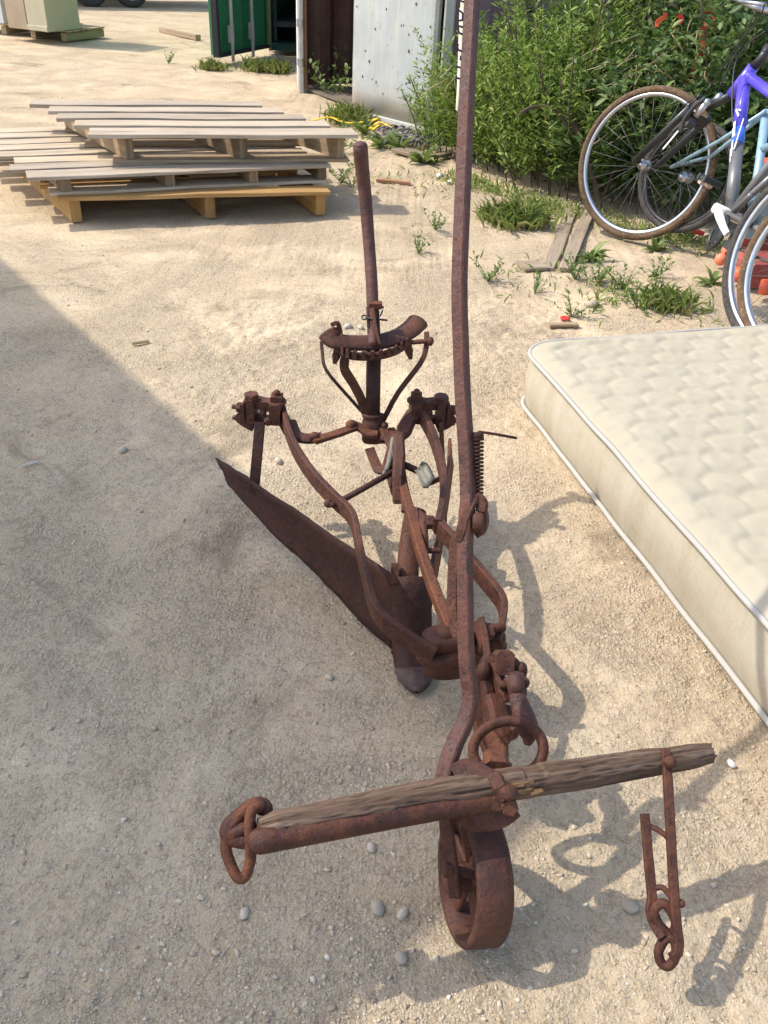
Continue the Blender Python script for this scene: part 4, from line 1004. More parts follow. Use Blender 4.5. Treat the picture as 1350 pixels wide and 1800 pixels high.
with part('door_edge',plain('flaking_white_paint',(.46,.45,.42),.7,.15,18,0,.3,.3,((.25,.15,.09),.9)),OD) as m:
    bar(m,[PO+Vector((0,-.02,.0)),PO+Vector((0,-.02,HT-.1))],.04,.035,up=(0,1,0),jit=.08)
    for zz in (.25,.55,1.0): box(m,PO+Vector((-.012,-.04,zz)),(1,0,0),(0,0,1),(0,1,0),.05,.06,.03,.005)
with part('locking_bar',RUST,OD) as m:
    for k in (.28,.42): 
        q=a.lerp(b,k)+ud*-.06; cyl(m,q+Vector((0,0,.05)),q+Vector((0,0,HT-.1)),.016,10)
# green container behind, its door swung open
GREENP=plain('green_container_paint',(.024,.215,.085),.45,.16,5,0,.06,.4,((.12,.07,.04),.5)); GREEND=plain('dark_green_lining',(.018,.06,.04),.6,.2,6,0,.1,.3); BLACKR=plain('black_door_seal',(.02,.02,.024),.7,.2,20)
gh=W(474,97,0); gf=W(383,117,0)
GC=empty('shipping_container',gh); tag(GC,'green shipping container with its door swung open showing two locking bars','container')
gx=Vector((1,.08,0)).normalized(); gy=Vector((-gx.y,gx.x,0))
with part('side_wall',GREENP,GC) as m: wallquad(m,gh+gy*.04,gh+gy*5,.08,2.5,.04,.018)
with part('side_wall',GREENP,GC) as m: wallquad(m,gh+gx*2.4+gy*.04,gh+gx*2.4+gy*5,.08,2.5,.04,.018)
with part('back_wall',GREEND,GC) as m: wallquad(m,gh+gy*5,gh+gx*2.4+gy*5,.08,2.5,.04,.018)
with part('roof',GREENP,GC) as m:
    q=[gh,gh+gx*2.4,gh+gx*2.4+gy*5,gh+gy*5]; m.add([p+Vector((0,0,2.5)) for p in q]+[p+Vector((0,0,2.58)) for p in q],[(3,2,1,0),(4,5,6,7),(0,1,5,4),(1,2,6,5),(2,3,7,6),(3,0,4,7)])
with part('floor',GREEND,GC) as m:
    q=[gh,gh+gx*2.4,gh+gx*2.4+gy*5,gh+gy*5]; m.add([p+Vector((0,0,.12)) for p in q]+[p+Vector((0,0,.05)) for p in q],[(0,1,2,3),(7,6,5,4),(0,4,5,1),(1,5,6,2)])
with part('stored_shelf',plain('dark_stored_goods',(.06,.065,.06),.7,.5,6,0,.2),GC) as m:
    for k in range(4): box(m,gh+gx*.25+gy*(1.0)+Vector((0,0,.3+k*.42)),gx,gy,(0,0,1),.42,1.6,.05,.004)
    for k in range(2): bar(m,[gh+gx*(.06+.38*k)+gy*.22+Vector((0,0,.13)),gh+gx*(.06+.38*k)+gy*.22+Vector((0,0,2.2))],.04,.04,up=(0,1,0))
with part('corner_post',plain('yellowed_post',(.25,.22,.1),.6,.2,10),GC) as m: bar(m,[gh+gx*.01-gy*.02+Vector((0,0,.05)),gh+gx*.01-gy*.02+Vector((0,0,2.5))],.03,.05,up=(0,1,0))
gdn=(gf-gh).normalized(); gn=Vector((-gdn.y,gdn.x,0)); 
if gn.dot(CAM-gf)<0: gn=-gn
with part('open_door',GREENP,GC) as m: wallquad(m,gf-gn*.03,gh-gn*.03,.10,2.4,.04)
GD=LAST[0]; GL=(gf-gh).length
with part('door_seal',BLACKR,GD) as m:
    bar(m,[gf+Vector((0,0,.085)),gf+Vector((0,0,2.42))],.05,.075,up=(gn.x,gn.y,0)); bar(m,[gf-gdn*.03+Vector((0,0,.095)),gh+Vector((0,0,.095))],.06,.03)
with part('locking_bar',RAIL,GD) as m:
    for k in (.20,.58):
        q=gf.lerp(gh,k)+gn*.05; cyl(m,q+Vector((0,0,.03)),q+Vector((0,0,2.45)),.019,10)
        for zz in (.28,.85,1.6): box(m,q+Vector((0,0,zz))-gn*.01,gdn,(0,0,1),gn,.055,.16,.05,.005)
        bar(m,[q+gn*.02+gdn*-.045+Vector((0,0,.62)),q+gn*.02+gdn*-.045+Vector((0,0,1.1))],.03,.015,up=(gn.x,gn.y,0))

# ================================================================== TRAILER (only its wheels reach into view)
t1=W(163,13,0); t2=W(234,14,0); tx=(t2-t1).normalized(); ty=Vector((-tx.y,tx.x,0)); sp=(t2-t1).length; tr=sp*.42
TR=empty('trailer',(t1+t2)/2); tag(TR,'trailer with two black tyres and white hubs at the top edge of the yard','trailer')
for base in (t1,t2):
    with part('tyre',RUBBER,TR) as m: lathe(m,base+Vector((0,0,tr*.985)),ty,[(tr*.58,.0),(tr*.8,-.03),(tr*.95,-.02),(tr,.02),(tr,.15),(tr*.95,.19),(tr*.58,.17)],40)
    with part('wheel_rim',WHITEP,TR) as m: lathe(m,base+Vector((0,0,tr*.985)),ty,[(0,-.035),(tr*.16,-.035),(tr*.18,-.005),(tr*.5,.02),(tr*.59,-.012),(tr*.59,.16),(0,.16)],32)
cc=(t1+t2)/2
with part('trailer_bed',plain('grey_trailer_paint',(.30,.30,.30),.5,.1,5),TR) as m:
    box(m,cc+ty*1.0+Vector((0,0,tr*2.35)),ty,tx,(0,0,1),2.0,sp*6.0,.16,.01)
    for s in (-1,1): box(m,cc+ty*(1.0+s*.97)+Vector((0,0,tr*2.35+.4)),ty,tx,(0,0,1),.05,sp*6.0,.65,.01)
with part('axle',BLACKP,TR) as m:
    for base in (t1,t2): cyl(m,base+ty*.1+Vector((0,0,tr)),base+ty*1.9+Vector((0,0,tr)),.04,10)
with part('fender',BLACKP,TR) as m: box(m,cc+ty*.08+Vector((0,0,tr*2.12)),ty,tx,(0,0,1),.22,sp*2.2,.03,.004)
for s in (1,):
    for base in (t1,t2):
        with part('tyre',RUBBER,TR) as m: lathe(m,base+ty*1.85+Vector((0,0,tr*.985)),ty,[(tr*.4,.0),(tr*.8,-.03),(tr,.02),(tr,.15),(tr*.95,.19),(tr*.4,.17)],32)

# ================================================================== SHADE CASTER added at the left, out of view, to throw the big shadow
def shade_sheet_mat():  # the added sheet lets light through to brighten the shade below it
    t=NT('translucent_shade_sheet'); t.out((.8,.79,.76),.7)
    tr=t.node('ShaderNodeBsdfTranslucent'); tr.inputs['Color'].default_value=(.86,.87,.88,1); mx=t.node('ShaderNodeMixShader'); mx.inputs[0].default_value=.75
    t.lk(t.b.outputs[0],mx.inputs[1]); t.lk(tr.outputs[0],mx.inputs[2]); t.lk(mx.outputs[0],t.n['Material Output'].inputs['Surface']); return t.m
def shadowcaster():
    Tp=W(1030,1368,0); e1=W(0,432,0)-W(480,845,0); e2=W(643,1800,0)-W(800,1638,0)
    e1.z=e2.z=0; e1.normalize(); e2.normalize(); H=2.35
    c=Tp-SUN*(H/(-SUN.z)); c.z=H
    root=empty('shade_caster',Vector((c.x,c.y,0))+e1*2+e2*1.5); tag(root,'unseen white shade sheet on four posts, added left of the camera to cast the big shadow','shade_caster')
    L1,L2=5.2,2.2; q=[c,c+e1*L1,c+e1*L1+e2*L2,c+e2*L2]
    with part('shade_sheet',shade_sheet_mat(),root) as m:
        m.add(q,[(0,1,2,3)])
    for p in q:
        pp=p+(q[0]+q[2]-p*2)*.03
        with part('leg',STEEL,root) as m: cyl(m,Vector((pp.x,pp.y,-.01)),Vector((pp.x,pp.y,H-.003)),.025,12)
shadowcaster()

# ================================================================== BICYCLES
def bikeplane(f,r,lean,z=.345):
    F=W(*f,z); Q=W(*r,z); e=(F-Q); e.z=0; e.normalize()
    h=Vector((-e.y,e.x,0)); 
    if h.dot(CAM-F)>0: h=-h                     # away from the camera
    up=(Vector((0,0,1))*math.cos(lean)+h*math.sin(lean)).normalized()
    n=e.cross(up).normalized()
    if n.dot(CAM-F)<0: n=-n
    return F,Q,e,up,n
def wheel(root,c,n,r,tyre,rim,seed,name='wheel',nsp=28,tw=.0175):
    WE=empty(name,c); WE.parent=root; WE.location=c-root.location
    with part('tyre',tyre,WE) as m:
        s=n.orthogonal().normalized(); u=n.cross(s)
        loop(m,[c+(s*math.cos(a)+u*math.sin(a))*(r-tw) for a in [2*math.pi*i/48 for i in range(48)]],tw,12,2,up=n)
    with part('wheel_rim',rim,WE) as m:
        ri=r-tw*2+.006
        lathe(m,c,n,[(ri,-.011),(ri-.008,-.012),(ri-.016,-.008),(ri-.019,0),(ri-.016,.008),(ri-.008,.012),(ri,.011),(ri-.004,0),(ri,-.011)],72)
    with part('spokes',SPOKE,WE) as m:
        s=n.orthogonal().normalized(); u=n.cross(s); ri=r-tw*2-.012
        for k in range(nsp):
            a=2*math.pi*k/nsp+seed; off=.42*(1 if k%4<2 else -1); sd=n*(.026 if k%2 else -.026)
            p=c+(s*math.cos(a+off)+u*math.sin(a+off))*.022+sd; q=c+(s*math.cos(a)+u*math.sin(a))*ri
            tube(m,[p,q],.0009,5)
    with part('hub',ALLOY,WE) as m:
        lathe(m,c,n,[(0,-.05),(.008,-.05),(.008,-.034),(.024,-.032),(.024,-.026),(.013,-.022),(.012,0),(.013,.022),(.024,.026),(.024,.032),(.008,.034),(.008,.05),(0,.05)],20)
    return WE
F,Q,be,bu,bn=bikeplane((1133,290),(1418,455),R(20))
B1=empty('bicycle',(F+Q)/2); B1.location.z=0; tag(B1,'violet and graphite mountain bicycle leaning into the bush, front wheel toward the planks','bicycle')
def bp(px,py,off=0): return ONP(px,py,F+bn*off,bn)
def facing(c,ang,tilt):
    d=(CAM-c).normalized(); r=(RGT*math.cos(R(tilt))+UPV*math.sin(R(tilt))); r=(r-d*r.dot(d)).normalized()
    return (d*math.cos(R(ang))-r*math.sin(R(ang))).normalized()
wheel(B1,F,facing(F,24,-12),.345,RUBBER_TAN,ALLOY,.1)
wheel(B1,Q,(facing(Q,34,-14)+bn*.35).normalized(),.345,RUBBER,ALLOY,.3)
hT,hB=bp(1324,118),bp(1285,168); bb=bp(1284,378); sT=bp(1420,205)
with part('head_tube',BLUEP,B1) as m: tube(m,[hB,hT],.024,14); 
with part('down_tube',BLUEP,B1) as m:
    tube(m,[bp(1309,140),bp(1299,228)],.0265,14)
with part('down_tube',GREYP,B1) as m: tube(m,[bp(1296,255),bb],.025,14)
with part('down_tube',BLUE2,B1) as m: tube(m,[bp(1299,228),bp(1296,256)],.0262,14)
with part('frame_decal',WHITEP,B1) as m:
    # white flash and strokes of lettering along the tube
    def strip(p,q,w):
        a=bp(*p,.0272);b=bp(*q,.0272); d=(b-a).normalized(); s=d.cross(bn).normalized()*w/2
        m.add([a-s,b-s,b+s,a+s],[(0,1,2,3)])
    strip((1294,192),(1298,204),.009); strip((1297,192),(1302,194),.006); strip((1291,214),(1289,240),.014); strip((1307,208),(1290,262),.007); strip((1288,246),(1285,275),.008); strip((1284,262),(1283,285),.004)
with part('top_tube',BLUEP,B1) as m: tube(m,[bp(1316,135),bp(1352,162),sT],.021,14)
with part('seat_tube',GREYP,B1) as m: tube(m,[bb,bp(1345,300),sT],.018,12)
with part('chain_stay',GREYP,B1) as m:
    tube(m,[bb+bn*.03,bp(1325,398,.05),Q+bn*.06],.012,10); tube(m,[bb-bn*.03,Q-bn*.06],.011,10)
with part('seat_stay',GREYP,B1) as m:
    tube(m,[sT,Q+bn*.06],.010,10); tube(m,[bp(1290,372,.03),bp(1318,345,.04),bp(1360,308,.05)],.013,10); ball(m,bp(1318,345,.052),.013)
with part('saddle',BLACKP,B1) as m:
    q=bp(1432,178); sweep(m,[q+be*.14,q+be*.05,q-be*.06,q-be*.13],rect(.08,.035,.012),up=bu,scale=[.35,.6,1.3,1.7])
cr=bp(1230,198)
with part('fork',BLACKP,B1) as m:
    for s in (-1,1):
        a=F+bn*.055*s; b=cr+bn*.055*s; tube(m,[a,a.lerp(b,.55),b],.0165,12); ball(m,a,.016)
    box(m,bp(1222,208),bn,(b-a).normalized(),be,.13,.05,.04,.008)
    sweep(m,[bp(1213,222,.055),bp(1222,205,.0),bp(1213,222,-.055)],rect(.03,.022,.006),up=bu)
    tube(m,[bp(1244,190),hB],.017,12)
with part('fork_stanchion',ALLOY,B1) as m:
    tube(m,[bp(1223,204,.055),bp(1242,181,.055)],.0135,12); ball(m,bp(1243,180,.055),.016)
    tube(m,[bp(1256,178),bp(1268,168)],.016,12)
with part('fork_decal',WHITEP,B1) as m:
    a=bp(1165,262,.073);b=bp(1192,230,.073); d=(b-a).normalized(); s=d.cross(bn).normalized()*.006; m.add([a-s,b-s,b+s,a+s],[(0,1,2,3)])
with part('front_brake',BLACKP,B1) as m:
    sweep(m,catmull([bp(1196,232,.07),bp(1203,210,.08),bp(1222,186,.08),bp(1240,172,.07)],4),rect(.02,.014,.004),up=bn)
    tube(m,[bp(1206,190,.05),bp(1226,172,.05)],.004,8); tube(m,[bp(1190,196,.05),bp(1212,178,.07),bp(1224,168,.06)],.003,6); ball(m,bp(1228,170,.06),.010)
with part('brake_cable',BLACKP,B1) as m:
    tube(m,[bp(1242,160,.06),bp(1250,148,.06)],.004,6)
    for q in ([(1250,150),(1270,120),(1300,75),(1335,30),(1345,5)],[(1288,225),(1287,170),(1293,110),(1318,75),(1345,55)],[(1262,160),(1285,110),(1310,60),(1328,20)]):
        tube(m,[bp(*p,.05+.02*i) for i,p in enumerate(q)],.0030,6,curve=5)
with part('stem',BLACKP,B1) as m: tube(m,[hT,bp(1338,105),bp(1352,80)],.019,12)
with part('handlebar',ALLOY,B1) as m:
    h=bp(1335,2,.0); tube(m,[bp(1295,-4,.12),bp(1318,8,.08),bp(1345,18,.02),bp(1370,30,-.2)],.0125,12,curve=3); tube(m,[bp(1300,2,.14),bp(1345,8,.10)],.007,8)
with part('crank',WHITEP,B1) as m:
    sweep(m,[bp(1286,384,.075),bp(1280,376,.085),bp(1262,362,.085),bp(1258,358,.085)][::-1] if False else [bp(1261,366,.09),bp(1264,378,.09),bp(1271,398,.085),bp(1278,412,.08)],rect(.030,.018,.006),up=bn,scale=[1.15,1.2,.95,.8])
    tube(m,[bb-bn*.05,bb+bn*.08],.02,12)
with part('chainring',BLACKP,B1) as m:
    c=bp(1262,410,.055); rr=.062; s=bn.orthogonal().normalized(); u=bn.cross(s); ax=(bn+be*.25).normalized(); s=ax.orthogonal().normalized();u=ax.cross(s)
    loop(m,[c+(s*math.cos(a)+u*math.sin(a))*rr for a in [2*math.pi*i/24 for i in range(24)]],.008,8,2,up=ax)
    for k in range(30):
        a=2*math.pi*k/30; box(m,c+(s*math.cos(a)+u*math.sin(a))*(rr+.008),ax,(s*math.cos(a)+u*math.sin(a)),(u*math.cos(a)-s*math.sin(a)),.004,.008,.006,.0005)
    for k in range(5):
        a=2*math.pi*k/5; sweep(m,[c,c+(s*math.cos(a)+u*math.sin(a))*rr],rect(.02,.006,.001),up=ax)
    lathe(m,c,ax,[(0,.004),(.038,.004),(.044,.001),(.038,-.004),(0,-.004)],24); box(m,bp(1290,425,.05),be,bu,bn,.06,.07,.03,.008)
with part('pedal',BLACKP,B1) as m:
    c=bp(1248,318,.12)
    for dx in (-.024,.024): box(m,c+be*dx,be,bn,bu,.016,.085,.024,.004)
    for dy in (-.035,0,.035): box(m,c+bn*dy,bn,be,bu,.010,.06,.018,.003)
with part('pedal_reflector',plain('pale_reflector',(.62,.45,.36),.3,.15,40),B1) as m:
    for dy in (-.018,.018): box(m,bp(1240,323,.12)+bn*dy,bn,be,bu,.022,.022,.020,.004)
with part('chain',plain('oily_chain',(.12,.10,.085),.5,.3,80,.5),B1) as m:
    tube(m,[bp(1275,424,.052),bp(1330,452,.055),Q+bn*.05-bu*.05],.0055,6,curve=4)
# pale blue step-through bicycle behind
F2,Q2,ce,cu2,cn=bikeplane((1180,292),(1446,478),R(14),.335)
sh=-bn*.0
F2=F2; B2=empty('bicycle',(F2+Q2)/2); B2.location.z=0; tag(B2,'pale blue bicycle standing behind the violet one, mostly hidden','bicycle')
def cp(px,py,off=0): return ONP(px,py,F2+cn*off,cn)
W2=cp(1206,312,-.02)
wheel(B2,W2,facing(W2,30,-14),.25,RUBBER,BLACKP,.5); 
wheel(B2,cp(1442,480),facing(cp(1442,480),34,-14),.315,RUBBER_TAN,ALLOY,.7)
with part('seat_tube',PALEB,B2) as m: tube(m,[cp(1347,196),cp(1333,300),cp(1318,400)],.0175,12); ball(m,cp(1318,404),.035,1,1,1)
with part('seat_stay',PALEB,B2) as m:
    tube(m,[cp(1180,294,.05),cp(1264,248,.04),cp(1345,196,.02)],.0085,8); tube(m,[cp(1180,294,-.05),cp(1250,275,-.05),cp(1345,200,-.02)],.0085,8)
with part('down_tube',PALEB,B2) as m: tube(m,[cp(1318,404),cp(1420,260)],.02,12); tube(m,[cp(1340,262),cp(1425,232)],.015,12)
with part('fork',PALEB,B2) as m:
    for s in (-.05,.05): tube(m,[cp(1442,480,s),cp(1425,300,s),cp(1422,240,0)],.012,10)
with part('shift_cable',BLACKP,B2) as m: tube(m,[cp(1335,330,.02),cp(1312,345,.06),cp(1306,385,.06)],.004,6,curve=4); tube(m,[cp(1335,325,.02),cp(1318,335,.06),cp(1312,385,.06)],.003,6,curve=4)
# orange and red things among the bicycles
def blob(px,py,z,r,label,cat,mat,nm='float_ball',s=(1,1,1)):
    p=W(px,py,z); o=empty(nm,p); tag(o,label,cat)
    with part('shell',mat,o) as m: ball(m,p,r,*s,18,.01)
    with part('stem',mat,o) as m: cyl(m,p+Vector((0,0,-r*.2)),p+Vector((0.01,.0,r*1.25*s[2])),r*.22,10)
    return o
CORAL=plain('faded_coral_plastic',(.75,.22,.12),.5,.12,12)
blob(1278,440,.075,.026,'faded coral ball behind the chainring, upper of two','ball',CORAL)
blob(1267,456,.040,.028,'faded coral ball beside the near bicycle tyre, lower of two','ball',CORAL)
with part('x',ORANGE) as m: pass
bpy.data.objects.remove(LAST[0])
ST=empty('child_seat',T(1348,292,3.9)); tag(ST,'bright orange plastic saddle beside the pale blue tube at the right edge','saddle')
with part('saddle_shell',ORANGE,ST) as m:
    p=T(1354,290,3.9); sweep(m,catmull([p-RGT*.062-UPV*.0,p-RGT*.05,p-RGT*.02,p+RGT*.05,p+RGT*.12],3),circ(.03,14,.024),up=(0,-.4,1),smooth=True,scale=[.25,.7,.95,1.1,1.2,1.2,1.2,1.2,1.2,1.2,1.2,1.2,1.2])
with part('seat_post',STEEL,ST) as m: cyl(m,T(1362,300,3.9),T(1362,300,3.9)*1.0-Vector((0,0,T(1362,300,3.9).z-.02)),.012,10)
TC=empty('toy_wagon',W(1325,480,0)); tag(TC,'dull red plastic toy body lying behind the near bicycle wheel','toy')
MAROON=plain('maroon_plastic',(.30,.07,.06),.55,.25,8,0,.1,.3,((.3,.2,.13),.5))
with part('body',MAROON,TC) as m:
    p=W(1330,470,.07); box(m,p,(1,.1,0),(0,1,0),(0,0,1),.16,.24,.10,.02); box(m,p+Vector((.01,.12,.08)),(1,0,0),(0,1,.3),(0,-.3,1),.15,.03,.10,.01)
with part('wheel',ORANGE,TC) as m: lathe(m,W(1299,483,.05),(1,-.6,.1),[(0,-.02),(.03,-.02),(.034,0),(.03,.02),(0,.02)],18)
with part('wheel',ORANGE,TC) as m: lathe(m,W(1345,505,.05),(1,-.6,.1),[(0,-.02),(.03,-.02),(.034,0),(.03,.02),(0,.02)],18)
RH=empty('red_bar',W(1215,406,.05)); tag(RH,'short red bar lying low between the two bicycle wheels','bar')
with part('bar',REDP,RH) as m: tube(m,[W(1203,398,.06),W(1212,405,.06),W(1238,411,.055)],.011,10); ball(m,W(1203,398,.06),.015)

# ================================================================== PLANTS
def leafarr(P,D,Nn,L,Wd,fold=.15):
    """leaf blades as bent six-sided shapes: base points, directions, normals, lengths, widths"""
    n=len(P); S=np.cross(D,Nn); S/=np.linalg.norm(S,axis=1,keepdims=True)+1e-9; Nn=np.cross(S,D)
    L=L[:,None];Wd=Wd[:,None]
    v=[P, P+D*L*.35+S*Wd*.5+Nn*L*fold*.5, P+D*L*.35-S*Wd*.5+Nn*L*fold*.5, P+D*L*.72+S*Wd*.36+Nn*L*fold*.2, P+D*L*.72-S*Wd*.36+Nn*L*fold*.2, P+D*L-Nn*L*fold*.8, P+D*L*.38, P+D*L*.72-Nn*L*fold*.1]
    V=np.stack(v,1).reshape(-1,3)
    tri=np.array([[0,1,6],[0,6,2],[1,3,6],[3,7,6],[6,7,2],[7,4,2],[3,5,7],[7,5,4]])
    Fc=(tri[None]+(np.arange(n)*8)[:,None,None]).reshape(-1,3); return V,Fc
def unit(a): return a/(np.linalg.norm(a,axis=-1,keepdims=True)+1e-9)
def shrub(name,label,clumps,leaf,LL,LW,per,seed,dense=1.0,droop=.25,stemn=60):
    rg=np.random.default_rng(seed); P=[];D=[];N=[];L=[];Wd=[]; ST=[]
    root=empty(name,clumps[0][0]); root.location.z=0; tag(root,label,'shrub')
    for (c,h,rad,nsh) in clumps:
        for k in range(int(nsh*dense)):
            a=rg.random()*6.283; r=rad*math.sqrt(rg.random()); b=np.array([c.x+r*math.cos(a),c.y+r*math.sin(a)*.8,0.0])
            hh=h*(.35+.65*rg.random()**.7)*(1-.45*(r/rad)**2); out=np.array([math.cos(a),math.sin(a)*.8,0])*(r/rad)*hh*.45+rg.normal(0,.08,3)*hh
            tip=b+np.array([0,0,hh])+out; mid=(b+tip)/2+np.array([out[0]*-.12,out[1]*-.12,hh*.1])
            n=max(6,int(per*hh/.9)); t=1-.82*rg.random(n)**1.15
            t=t[:,None]; pts=b*(1-t)**2+mid*2*t*(1-t)+tip*t*t; tan=unit(2*(1-t)*(mid-b)+2*t*(tip-mid))
            az=rg.random(n)*6.283; rd=np.stack([np.cos(az),np.sin(az),np.zeros(n)],1)
            d=unit(tan*.65+rd*.8+np.array([0,0,-droop])*rg.random((n,1))+rg.normal(0,.15,(n,3)))
            nn=unit(np.cross(d,np.cross(np.array([[0,0,1.0]])+rg.normal(0,.45,(n,3)),d)))
            P.append(pts+rg.normal(0,.012,(n,3)));D.append(d);N.append(nn);s=(.65+.6*rg.random(n)); L.append(LL*s);Wd.append(LW*s)
            if rg.random()<stemn/(nsh*dense*len(clumps)+1): ST.append((b,mid,tip))
    P,D,N,L,Wd=map(np.concatenate,(P,D,N,L,Wd)); keep=P[:,2]>.01
    V,Fc=leafarr(P[keep],D[keep],N[keep],L[keep],Wd[keep]); V=V-np.array(root.location[:])
    rawmesh('foliage',V,Fc,leaf,False,root)
    with part('stems',BARK,root) as m:
        for b,mid,tip in ST: tube(m,[Vector(b),Vector(mid*.5+b*.25+tip*.25),Vector(tip)],.004,5,curve=3,scale=None)
    return root
def C(px,py,back=0.0):
    p=W(px,py,0); p.y+=back; p.x+=back*.12; return p
S1=shrub('willow_shrub','bright green willowy shrub behind the tall lever, nearest the container',
   [(C(800,285,.35),.62,.30,50),(C(850,305,.45),.85,.36,90),(C(905,325,.55),.80,.40,130),(C(960,350,.6),.95,.42,130),(C(1010,380,.62),1.05,.38,110),(C(870,300,1.0),.55,.5,80),(C(960,330,1.2),.85,.5,90),(C(760,262,.35),.45,.2,16),(C(1030,370,1.1),1.45,.5,90)],
   LEAF_A,.046,.0112,60,3,2.0,.15,160)
S2=shrub('creeper_shrub','dark broad-leaved bush behind and above the bicycles',
   [(C(1090,400,.62),.85,.36,80),(C(1170,418,.68),.95,.4,90),(C(1250,430,.72),1.1,.42,90),(C(1330,450,.75),1.25,.45,90),(C(1180,400,1.3),1.5,.55,90),(C(1300,420,1.35),1.7,.55,100),(C(1110,390,1.25),1.4,.5,70),(C(1420,450,1.0),1.6,.5,70)],
   LEAF_B,.060,.024,46,5,1.3,.35,90)
with part('branch',BARK,S2) as m:
    tube(m,[T(1060,400,4.72),T(1048,330,4.66),T(1022,248,4.55),T(1000,196,4.6)],.016,10,curve=4)
    tube(m,[T(1008,238,4.56),T(978,196,4.5),T(940,188,4.45),T(916,198,4.4)],.010,8,curve=4); tube(m,[T(1060,345,4.66),T(1082,292,4.6),T(1096,262,4.55)],.009,8,curve=4)
rg=random.Random(4)
for k in range(46):
    if k<24:
        x0=rg.uniform(985,1130);y0=rg.uniform(110,270); t0=rg.uniform(4.45,4.7); dx=rg.uniform(50,170);dy=-dx*rg.uniform(.35,.95)
        P=[T(x0,y0,t0),T(x0+dx*.5+rg.uniform(-12,12),y0+dy*.5+rg.uniform(-14,6),t0-.05),T(x0+dx,y0+dy,t0-.08)]
    elif k<38:
        x0=rg.uniform(1100,1260);y0=rg.uniform(10,150); t0=rg.uniform(4.3,4.6); P=[T(x0,y0,t0),T(x0+rg.uniform(-25,25),y0+30,t0-.03),T(x0+rg.uniform(-40,40),y0+rg.uniform(40,75),t0-.02)]
    else:
        x0=rg.uniform(762,830); y0=rg.uniform(150,240); P=[T(x0,y0,5.2),T(x0-rg.uniform(0,25),y0-20,5.15),T(x0-rg.uniform(-30,40),y0-rg.uniform(25,60),5.1)]
    with part('dry_twig',DRY,S2 if k<38 else S1) as m: tube(m,P,.0029,5,curve=4)
with part('flower_ribbons',REDP) as m: pass
bpy.data.objects.remove(LAST[0])
RB=empty('red_ribbon',T(1240,60,4.35)); tag(RB,'torn red plastic ribbon caught high in the dark bush above the bicycles','ribbon')
rg=random.Random(9)
for k,(px,py) in enumerate([(1262,20),(1256,24),(1240,48),(1234,72),(1248,10),(1230,88),(1168,22),(1196,26),(1222,120)]):
    with part('strip',REDP if k%3 else ORANGE,RB) as m:
        p=T(px,py,4.36); d=Vector((rg.uniform(-.5,.5),rg.uniform(-.3,.3),-1)).normalized()
        sweep(m,catmull([p+Vector((rg.uniform(-.02,.02),0,0)),p+d*.022+Vector((.012,0,0)),p+d*.045+Vector((-.008,.01,0)),p+d*.07],3),rect(.022,.002,.0005),up=(rg.uniform(-.5,.5),-1,.2))
# weeds: each clump is a plant of its own
def weed(px,py,kind,size,label,seed,group='weeds in the yard'):
    p=G(px,py); rg=np.random.default_rng(seed); nm={'broad':'broadleaf_weed','grass':'grass_tuft','sprig':'weed_sprig'}[kind]
    if kind=='broad':
        n=int(16+rg.integers(0,8)); az=rg.random(n)*6.283; el=R(12)+R(62)*rg.random(n); D=np.stack([np.cos(az)*np.cos(el),np.sin(az)*np.cos(el),np.sin(el)],1)
        P=np.zeros((n,3))+np.stack([np.cos(az),np.sin(az),np.zeros(n)],1)*size*.05; N=np.cross(D,np.cross(np.array([[0,0,1.0]]),D)); N=unit(N+1e-6); L=size*(.35+.75*rg.random(n)); Wd=L*(.2+.14*rg.random(n))
        V,Fc=leafarr(P,D,N,L,Wd,.30); mat=LEAF_W
    elif kind=='grass':
        n=int(230); az=rg.random(n)*6.283; el=R(35)+R(55)*rg.random(n); D=np.stack([np.cos(az)*np.cos(el),np.sin(az)*np.cos(el),np.sin(el)],1)
        P=np.concatenate([rg.normal(0,size*.45,(n,2)),np.zeros((n,1))],1); N=unit(np.cross(D,np.cross(np.array([[0,0,1.0]])+rg.normal(0,.3,(n,3)),D))); L=size*(.5+.6*rg.random(n)); Wd=.0032+.003*rg.random(n)
        V,Fc=leafarr(P,D,N,L,Wd,.3); mat=GRASS
    else:
        n=int(130); m_=9; st=rg.integers(0,m_,n); taz=rg.random(m_)*6.283; lean=.3+.8*rg.random(m_); t=.15+.85*rg.random(n)
        tip=np.stack([np.cos(taz)*lean,np.sin(taz)*lean,np.ones(m_)*(.5+.6*rg.random(m_))],1)*size
        P=tip[st]*t[:,None]; az=rg.random(n)*6.283; D=unit(np.stack([np.cos(az),np.sin(az),.2+.5*rg.random(n)],1)+tip[st]/size*.4)
        N=unit(np.cross(D,np.cross(np.array([[0,0,1.0]])+rg.normal(0,.3,(n,3)),D))); L=size*(.10+.14*rg.random(n)); Wd=L*.42; V,Fc=leafarr(P,D,N,L,Wd,.15); mat=LEAF_W
        # stalks
        sv=[];sf=[]
        for q in tip:
            s=np.array([.0022,0,0]); u=np.array([0,.0022,0]); b=len(sv); sv+=[-s,s,q,-u,u,q]; sf+=[[b,b+1,b+2],[b+3,b+4,b+5]]
        Fc=np.concatenate([Fc,np.array(sf)+len(V)]); V=np.concatenate([V,np.array(sv)])
    o=rawmesh(nm,V,Fc,mat); o.location=p-Vector((0,0,.004)); tag(o,label,'weed',group); return o
